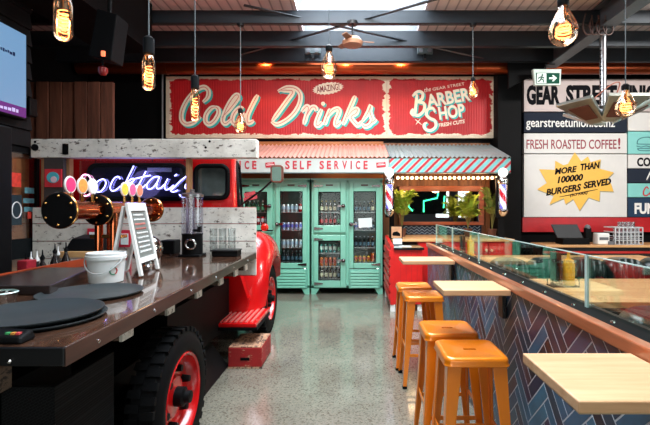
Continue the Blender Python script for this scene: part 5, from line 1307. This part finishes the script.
# ================================================================== BOOTHS, TABLES, SERVICE COUNTER
def booth(label, x0, x1, y0, facing, mats):
    """bench with a row of round-topped channelled back pads; facing +1 looks away from the camera"""
    r = thing('booth_bench', label, 'bench', ((x0+x1)/2, y0, 0), None)
    MB().box(x0, x1, y0-.05, y0+.05, 0, .78).build('back_board', M('booth_board', rgb(34, 20, 18), .5), r)
    s0, s1_ = (y0+.05, y0+.52) if facing > 0 else (y0-.52, y0-.05)
    MB().box(x0+.02, x1-.02, s0, s1_, .05, .36).build('base', DARKWALL, r)
    MB().box(x0, x1, s0-.01 if facing < 0 else s0, s1_ if facing < 0 else s1_+.01, .36, .47).build('seat_cushion', mats[0], r, bevel=.03, segs=3)
    n_ = int(round((x1-x0)/.46)); wp = (x1-x0)/n_
    for k in range(n_):
        xa, xb = x0+k*wp+.008, x0+(k+1)*wp-.008; ch = 6; rings = []; NX = ch*6
        for sd in (1, -1):
            pass
        mb = MB(); F = []; Bk = []
        NZ = 7
        for iz in range(NZ+1):
            row = []; row2 = []
            for ix in range(NX+1):
                u = ix/NX; x = xa+(xb-xa)*u
                top = .90-.09*abs(2*u-1)**3.2; z = .44+(top-.44)*iz/NZ
                edge = min(1, 6*min(u, 1-u)+.25)*min(1, 3*(1-iz/NZ)+.30)
                th = .045*edge+.020*abs(math.sin(PI*u*ch))*edge
                row.append(mb.v((x, y0-.055-th-.02, z))); row2.append(mb.v((x, y0+.055+th+.02, z)))
            F.append(row); Bk.append(row2)
        for iz in range(NZ):
            for ix in range(NX):
                mb.face([F[iz][ix], F[iz][ix+1], F[iz+1][ix+1], F[iz+1][ix]]); mb.face([Bk[iz][ix+1], Bk[iz][ix], Bk[iz+1][ix], Bk[iz+1][ix+1]])
        for ix in range(NX):
            mb.face([F[NZ][ix], F[NZ][ix+1], Bk[NZ][ix+1], Bk[NZ][ix]]); mb.face([F[0][ix+1], F[0][ix], Bk[0][ix], Bk[0][ix+1]])
        for iz in range(NZ):
            mb.face([F[iz+1][0], Bk[iz+1][0], Bk[iz][0], F[iz][0]]); mb.face([F[iz][NX], Bk[iz][NX], Bk[iz+1][NX], F[iz+1][NX]])
        mb.build('back_pad', mats[k % len(mats)], r, smooth=60)
    return r
booth('channelled leather booth bench nearest the camera at the right edge', 1.62, 4.8, 2.62, -1, [LEATHER, LEATHER])
booth('channelled dark green leather booth bench behind the large oak table', 1.66, 4.9, 5.3, -1, [LEATHER])
def big_table(label, x0, x1, y0, y1):
    r = thing('booth_table', label, 'table', ((x0+x1)/2, (y0+y1)/2, 0), 'oak booth tables')
    MB().box(x0, x1, y0, y1, .70, .75).build('tabletop', HONEY, r, bevel=.004)
    for x in (x0+.45, x1-.45):
        MB().box(x-.03, x+.03, (y0+y1)/2-.03, (y0+y1)/2+.03, .02, .70).build('pedestal', BLACKM, r); MB().box(x-.22, x+.22, (y0+y1)/2-.22, (y0+y1)/2+.22, 0, .02).build('foot_plate', BLACKM, r)
        MB().box(x-.18, x+.18, (y0+y1)/2-.18, (y0+y1)/2+.18, .69, .70).build('top_plate', BLACKM, r)
big_table('large honey oak booth table nearest the camera behind the glass', 1.42, 4.6, 3.5, 4.66)
big_table('honey oak booth table farther away behind the glass screens', 1.45, 4.6, 6.2, 7.0)
def caddy(label_c, label_b, x, y, menus):
    r = thing('table_caddy', label_c, 'caddy', (x, y, .751))
    MB().box(x-.13, x+.13, y-.07, y+.07, .751, .763).build('base', BLACK, r)
    MB().tube([(x+.125, y-.06, .763), (x+.125, y-.06, .83), (x+.125, y+.06, .83), (x+.125, y+.06, .763)], .005, 6).build('wire_rail', BLACKM, r)
    MB().tube([(x-.125, y-.06, .763), (x-.125, y-.06, .83), (x-.125, y+.06, .83), (x-.125, y+.06, .763)], .005, 6).build('wire_rail', BLACKM, r)
    b_ = thing('sauce_bottle', label_b, 'bottle', (x+.055, y, .7635), 'yellow sauce bottles')
    MB().lathe([(0, .7635), (.052, .7635), (.055, .77), (.055, .965), (.048, .99), (0, .992)], (x+.055, y, 0), 'Z', 22).build('body', M('mustard_yellow', rgb(232, 176, 52), .35, var=.05), b_, smooth=40)
    MB().lathe([(.048, .99), (.046, 1.005), (.02, 1.02), (.009, 1.085), (0, 1.087)], (x+.055, y, 0), 'Z', 18).build('nozzle_cap', M('mustard_cap', rgb(226, 160, 40), .35), b_, smooth=40)
    for k, (nm, col) in enumerate((('dark green', (24, 44, 40)), ('brown', (96, 52, 30)))[:menus]):
        xm = x-.085+k*.045
        m_ = thing('menu_holder', '%s menu card standing in the %s table caddy' % (nm, 'near' if y < 5 else 'far'), 'menu', (xm, y, .7635))
        MB().hexa([(xm-.012, y-.055, .7635), (xm+.012, y-.055, .7635), (xm+.012, y+.055, .7635), (xm-.012, y+.055, .7635), (xm-.018, y-.055, 1.08), (xm-.004, y-.055, 1.08), (xm-.004, y+.055, 1.08), (xm-.018, y+.055, 1.08)]).build('card', M('menu_%d' % k, rgb(*col), .4), m_)
        MB().box(xm-.014, xm+.014, y-.057, y+.057, .79, .80).build('band', CHROME, m_)
caddy('black condiment caddy on the near booth table', 'yellow squeeze bottle in the caddy on the near booth table', X(563, 4.2), 4.2, 2)
caddy('black condiment caddy on the far booth table', 'yellow squeeze bottle in the caddy on the far booth table', X(467, 6.7), 6.7, 2)
# service counter below the menu boards
SY = 7.55
c = thing('service_counter', 'timber-topped service counter under the menu boards', 'counter', (4.4, 7.75, 0))
MB().box(3.3, 6.5, SY-.1, 8.1, .83, .87).build('top', HONEY, c, bevel=.004); MB().box(3.35, 6.5, SY, 8.1, 0, .83).build('body', M('counter_dark', rgb(40, 26, 24), .5), c)
MB().box(3.3, 6.5, SY-.02, SY, .72, .76).build('stripe', M('counter_red_line', rgb(196, 40, 34), .4), c, 'red stripe')
D = SY
r = thing('till', 'black touch-screen till on the service counter under the burger board', 'till', (X(572, D), D+.1, .871))
MB().box(X(563, D), X(590, D), D, D+.3, .871, .98).build('base', BLACK, r, bevel=.01)
MB().hexa([(X(559, D), D+.05, .985), (X(585, D), D+.05, .985), (X(585, D), D+.08, .98), (X(559, D), D+.08, .98), (X(555.5, D), D+.16, 1.22), (X(582, D), D+.16, 1.22), (X(582, D), D+.19, 1.21), (X(555.5, D), D+.19, 1.21)]).build('screen', M('till_screen', rgb(22, 25, 29), .6), r, bevel=.006)
MB().box(X(587, D), X(593, D), D+.04, D+.12, .98, 1.16).build('scanner_stand', BLACK, r, bevel=.01); MB().ball((X(590, D), D+.08, 1.17), .05, 14).build('scanner_head', GREYP, r, 'grey scanner head', smooth=60)
r = thing('paper_tub', 'white receipt printer and tub beside the till', 'printer', (X(604, D), D+.1, .871))
MB().box(X(598, D), X(610, D), D+.0, D+.18, .871, 1.07).build('case', WHITE, r, bevel=.02); MB().box(X(599.5, D), X(608.5, D), D-.004, D, .95, 1.0).build('slot', GREYP, r)
MB().box(X(608, D), X(614, D), D-.02, D+.1, .871, .93).build('front_tray', GREYP, r)
r = thing('glass_rack', 'white wire rack full of clear glasses on the service counter', 'rack', (X(627, D), D+.2, .871))
rx0, rx1 = X(615.5, D), X(643, D)
mb = MB()
for k in range(8):
    x = rx0+(rx1-rx0)*k/7; mb.box(x-.006, x+.006, D, D+.012, .871, 1.17)
for k in range(5):
    z = .875+.072*k; mb.box(rx0, rx1, D, D+.012, z-.005, z+.005); mb.box(rx0, rx0+.012, D, D+.36, z-.005, z+.005); mb.box(rx1-.012, rx1, D, D+.36, z-.005, z+.005)
mb.build('wire_frame', M('rack_white', rgb(206, 212, 214), .4), r)
mb = MB()
for k in range(3): mb.box(rx0, rx1, D, D+.36, .873+.10*k, .877+.10*k)
mb.build('shelf', M('rack_shelf', rgb(190, 196, 198), .4), r)
GL = glass('rack_glass', (.9, .93, .95, 1), .28, .25)
g1 = MB().lathe([(.032, 0), (.036, .088), (.033, .088), (.03, .006), (0, .006)], (0, 0, 0), 'Z', 14).build('tumbler', GL, smooth=40, loc=(0, 0, 0))
first = True
for lv in range(4):
    for k in range(6 if lv < 3 else 4):
        o = g1 if first else g1.copy()
        if not first: COL.objects.link(o)
        first = False
        o.location = (rx0+.045+k*(rx1-rx0-.09)/5+(.08 if lv == 3 else 0), D+.09, .878+.10*lv if lv < 3 else 1.178)
        nm = ('bottom shelf of', 'middle shelf of', 'top shelf of', 'top edge above')[lv]
        tag(o, 'clear glass on the %s the white rack on the service counter' % nm, 'glass', 'glasses, %s the white rack' % nm)
MB().box(rx0, rx1, D, D+.36, 1.17, 1.177).build('top_grid', MATS['rack_shelf'], r)

# ================================================================== BULBS
FIL = emit('filament', (1, .36, .13, 1), 3.6)
SOCK = M('socket_black', rgb(24, 26, 28), .4)
def cord(px, D, z0, z1, r, mat=None):
    MB().cyl((X(px, D), D, z0), (X(px, D), D, z1), .0035 if D < 4 else .006, seg=6).build('cord', mat or M('cord_grey', rgb(84, 92, 94), .6), r)
def tube_bulb(px, D, ytop, ybot, label, wpx):
    x = X(px, D); zt, zb = Z(ytop, D), Z(ybot, D); R = wpx/2*D/FPX
    r = thing('tube_bulb', label, 'light bulb', (x, D, zb), 'hanging filament bulbs')
    MB().lathe([(0, zb), (R*.5, zb+R*.12), (R*.87, zb+R*.5), (R, zb+R), (R, zt-R*1.3), (R*.8, zt-R*.6), (R*.55, zt)], (x, D, 0), 'Z', 24, False).build('glass', BULBG, r, 'amber tube glass', smooth=60)
    N = 70; pts = []
    for k in range(N+1):
        a = 2*PI*6*k/N; z = zb+R*1.0+(zt-zb-R*3.0)*k/N; pts.append((x+R*.52*math.cos(a), D+R*.52*math.sin(a), z))
    MB().tube(pts, R*.07, 6).build('filament', FIL, r, 'glowing orange spiral filament')
    MB().cyl((x, D, zt-R*2.4), (x, D, zt), R*.10, seg=8).build('stem', BRASS, r)
    MB().lathe([(R*.62, zt-.004), (R*.86, zt+.004), (R*.86, zt+R*2.6), (R*.4, zt+R*3.0), (0, zt+R*3.05)], (x, D, 0), 'Z', 20).build('socket', SOCK, r, 'black socket', smooth=40)
    cord(px, D, zt+R*3, RZ, r)
    point('bulb_light', (x, D, (zt+zb)/2), 1.2, (1, .52, .2), .03)
tube_bulb(63.2, 1.6, -6, 41.5, 'amber tube bulb with spiral filament at the top left, nearest the camera', 17)
tube_bulb(148.7, 2.24, 54.5, 91, 'amber tube bulb with spiral filament above the truck header board', 12.2)
tube_bulb(195, 3.08, 89, 121.5, 'amber tube bulb with spiral filament in front of the C of the red sign', 9.4)
def pear_bulb(px, D, ytop, ybot, label, wpx, rose=None):
    x = X(px, D); zt, zb = Z(ytop, D), Z(ybot, D); R = wpx/2*D/FPX; H = zt-zb
    r = thing('pear_bulb', label, 'light bulb', (x, D, zb), 'hanging filament bulbs')
    prof = [(0, 0), (.45, .045), (.80, .15), (.97, .28), (1, .36), (.93, .50), (.74, .66), (.52, .80), (.36, .92), (.32, 1.0)]
    MB().lathe([(R*a, zb+H*b_) for a, b_ in prof], (x, D, 0), 'Z', 28, False).build('glass', BULBG, r, 'amber pear-shaped glass', smooth=60)
    N = 48; pts = []
    for k in range(N+1):
        a = 2*PI*3*k/N; z = zb+H*(.24+.26*k/N); pts.append((x+R*.46*math.cos(a), D+R*.46*math.sin(a), z))
    MB().tube(pts, R*.055, 6).build('filament', FIL, r, 'glowing orange coil filament')
    MB().lathe([(R*.16, zb+H*.50), (R*.1, zb+H*.7), (R*.2, zb+H*.98)], (x, D, 0), 'Z', 12).build('stem', BRASS, r, smooth=40)
    MB().lathe([(R*.34, zt-.004), (R*.40, zt+.003), (R*.40, zt+H*.16), (R*.2, zt+H*.22), (0, zt+H*.225)], (x, D, 0), 'Z', 18).build('socket', SOCK, r, 'black socket', smooth=40)
    top = rose if rose else RZ
    cord(px, D, zt+H*.2, top, r)
    if rose: MB().lathe([(0, rose-.03), (.045, rose-.025), (.05, rose)], (x, D, 0), 'Z', 18).build('ceiling_rose', SOCK, r, 'black ceiling rose', smooth=40)
    point('bulb_light', (x, D, zb+H*.4), 2.0, (1, .52, .2), .05)
BZ = 4.075
pear_bulb(240.5, 6.04, 113, 134, 'small pear bulb hanging in front of the d of Cold', 12.5, BZ)
pear_bulb(473, 6.04, 81, 98.5, 'small pear bulb hanging in front of the word Barber', 11.5, BZ)
pear_bulb(329, 3.8, 51, 79, 'pear bulb hanging at the middle top, in front of the steel beams', 17)
pear_bulb(563.2, 2.3, 6, 46.5, 'largest pear bulb at the top right, nearest the camera', 28)
pear_bulb(625.5, 3.25, 90, 117.5, 'pear bulb hanging in front of the patio heater at the right', 19)
# heater on a pole under the rafter
HY = 5.94; hx = X(603, HY); hz = Z(115, HY)
r = thing('ceiling_heater', 'three-panel steel radiant heater hanging from a pole under the right rafter', 'heater', (hx, HY, hz))
MB().cyl((hx, HY, hz), (hx, HY, 3.95), .042, seg=16).build('pole', STEEL, r, smooth=40)
for k in range(14): pass
mb = MB()
for k in range(16): mb.cyl((hx-.044, HY-.01, hz+.1+k*.055), (hx-.040, HY-.02, hz+.12+k*.055), .008, seg=6)
mb.build('chain_strip', BLACKM, r)
MB().lathe([(.05, hz-.05), (.13, hz-.02), (.13, hz+.06), (.06, hz+.12)], (hx, HY, 0), 'Z', 20).build('hub', STEEL, r, smooth=40)
GALV = M('galvanised', rgb(176, 186, 180), .3, .8)
for a_ in (205, 335, 270, 90):
    a = math.radians(a_); d = Vector((math.cos(a), math.sin(a), 0)); s_ = Vector((-d.y, d.x, 0)); c_ = Vector((hx, HY, hz))
    L0, L1, w0, w1 = .12, .60, .10, .27
    q = [c_+d*L0-s_*w0+Vector((0, 0, -.12)), c_+d*L0+s_*w0+Vector((0, 0, -.12)), c_+d*L1+s_*w1+Vector((0, 0, .11)), c_+d*L1-s_*w1+Vector((0, 0, .11))]
    nrm = (q[1]-q[0]).cross(q[3]-q[0]).normalized()
    nrm = nrm if nrm.z > 0 else -nrm
    pn = MB().hexa(q+[p+nrm*.05 for p in q]).build('reflector', GALV, r, bevel=.006)
    bl = lambda u, v: q[0].lerp(q[1], u).lerp(q[3].lerp(q[2], u), v)
    qi = [bl(.18, .22), bl(.82, .22), bl(.82, .78), bl(.18, .78)]
    MB().hexa([p-nrm*.012 for p in qi]+[p+nrm*.002 for p in qi]).build('burner', M('burner_brown', rgb(110, 66, 54), .4, .3), pn, 'brown burner panel')
MB().tube(smooth_path([Vector((hx+.02, HY-.06, hz+.1)), Vector((hx+.12, HY-.06, hz+.22)), Vector((hx+.2, HY-.05, hz+.42)), Vector((hx+.08, HY-.05, hz+.40)), Vector((hx-.16, HY-.03, hz+.2)), Vector((hx-.24, HY-.03, hz+.1))], 6), .008, 6).build('gas_hose', M('hose_brown', rgb(150, 90, 74), .4), r)
MB().ball((hx+.1, HY-.12, hz+.02), .06, 12).build('valve', BLACKM, r)
MB().box(hx-.1, hx+.1, HY-.1, HY+.1, 3.925, 3.95).build('mount_plate', BLACKM, r)
r = thing('cable_loops', 'bundle of looped cables where the heater pole meets the rafter', 'cables', (hx-.12, HY-.05, 3.75))
for k in range(4):
    x = hx-.30+k*.09
    MB().tube(smooth_path([Vector((x, HY-.12, 4.12-.03*k)), Vector((x-.05, HY-.14, 3.95)), Vector((x, HY-.13, 3.84)), Vector((x+.09, HY-.12, 3.88)), Vector((x+.08, HY-.12, 4.1))], 5), .010, 6).build('cable', M('cable_brown', rgb(62, 36, 28), .6), r)
# ceiling fitting and emergency lights on the beams
FDp = 5.96; x = X(352.5, FDp)
r = thing('ceiling_fan', 'small fan with a brown wooden body under the first beam', 'fan', (x, FDp, Z(46, FDp)))
MB().cyl((x, FDp, Z(38, FDp)), (x, FDp, 4.075), .014, seg=10).build('rod', BLACKM, r); MB().lathe([(.07, 4.03), (.075, 4.075)], (x, FDp, 0), 'Z', 18).build('canopy', BLACKM, r)
MB().lathe([(.04, Z(46.5, FDp)), (.13, Z(45.5, FDp)), (.145, Z(42, FDp)), (.10, Z(38, FDp)), (.03, Z(36.5, FDp))], (x, FDp, 0), 'Z', 28).build('motor_body', M('fan_brown', rgb(146, 102, 76), .45), r, smooth=40)
for k, a in enumerate((8, 128, 248)):
    a = math.radians(a); d = Vector((math.cos(a), math.sin(a), 0)); s_ = Vector((-d.y, d.x, 0)); z = Z(42.5, FDp)
    mb = MB().hexa([Vector((x, FDp, z))+d*.12-s_*.045, Vector((x, FDp, z))+d*.30-s_*.03, Vector((x, FDp, z))+d*.30+s_*.03+Vector((0, 0, .02)), Vector((x, FDp, z))+d*.12+s_*.045+Vector((0, 0, .03))]+[p for p in (Vector((x, FDp, z+.012))+d*.12-s_*.045, Vector((x, FDp, z+.012))+d*.30-s_*.03, Vector((x, FDp, z+.032))+d*.30+s_*.03, Vector((x, FDp, z+.042))+d*.12+s_*.045)])
    mb.build('blade', M('fan_blade_brown', rgb(120, 84, 62), .45), r)
for px, lab in ((424.5, 'small boxy emergency lamp under the beams right of the fan'), (313, 'small boxy emergency lamp under the beams left of the fan')):
    D = 7.36; xx = X(px, D)
    r = thing('emergency_lamp', lab, 'lamp', (xx, D, Z(54, D)), 'emergency lamps under the beams')
    MB().box(xx-.13, xx+.13, D-.08, D+.0, Z(55, D), Z(48, D)).build('case', M('lamp_case', rgb(70, 82, 84), .4), r, bevel=.01)
    for s_ in (-.07, .07): MB().cyl((xx+s_, D-.10, Z(52, D)), (xx+s_, D-.08, Z(52, D)), .035, seg=14).build('lens', GREYP, r)
    MB().box(xx-.02, xx+.02, D-.06, D-.02, Z(48, D), 4.03).build('bracket', BLACKM, r)
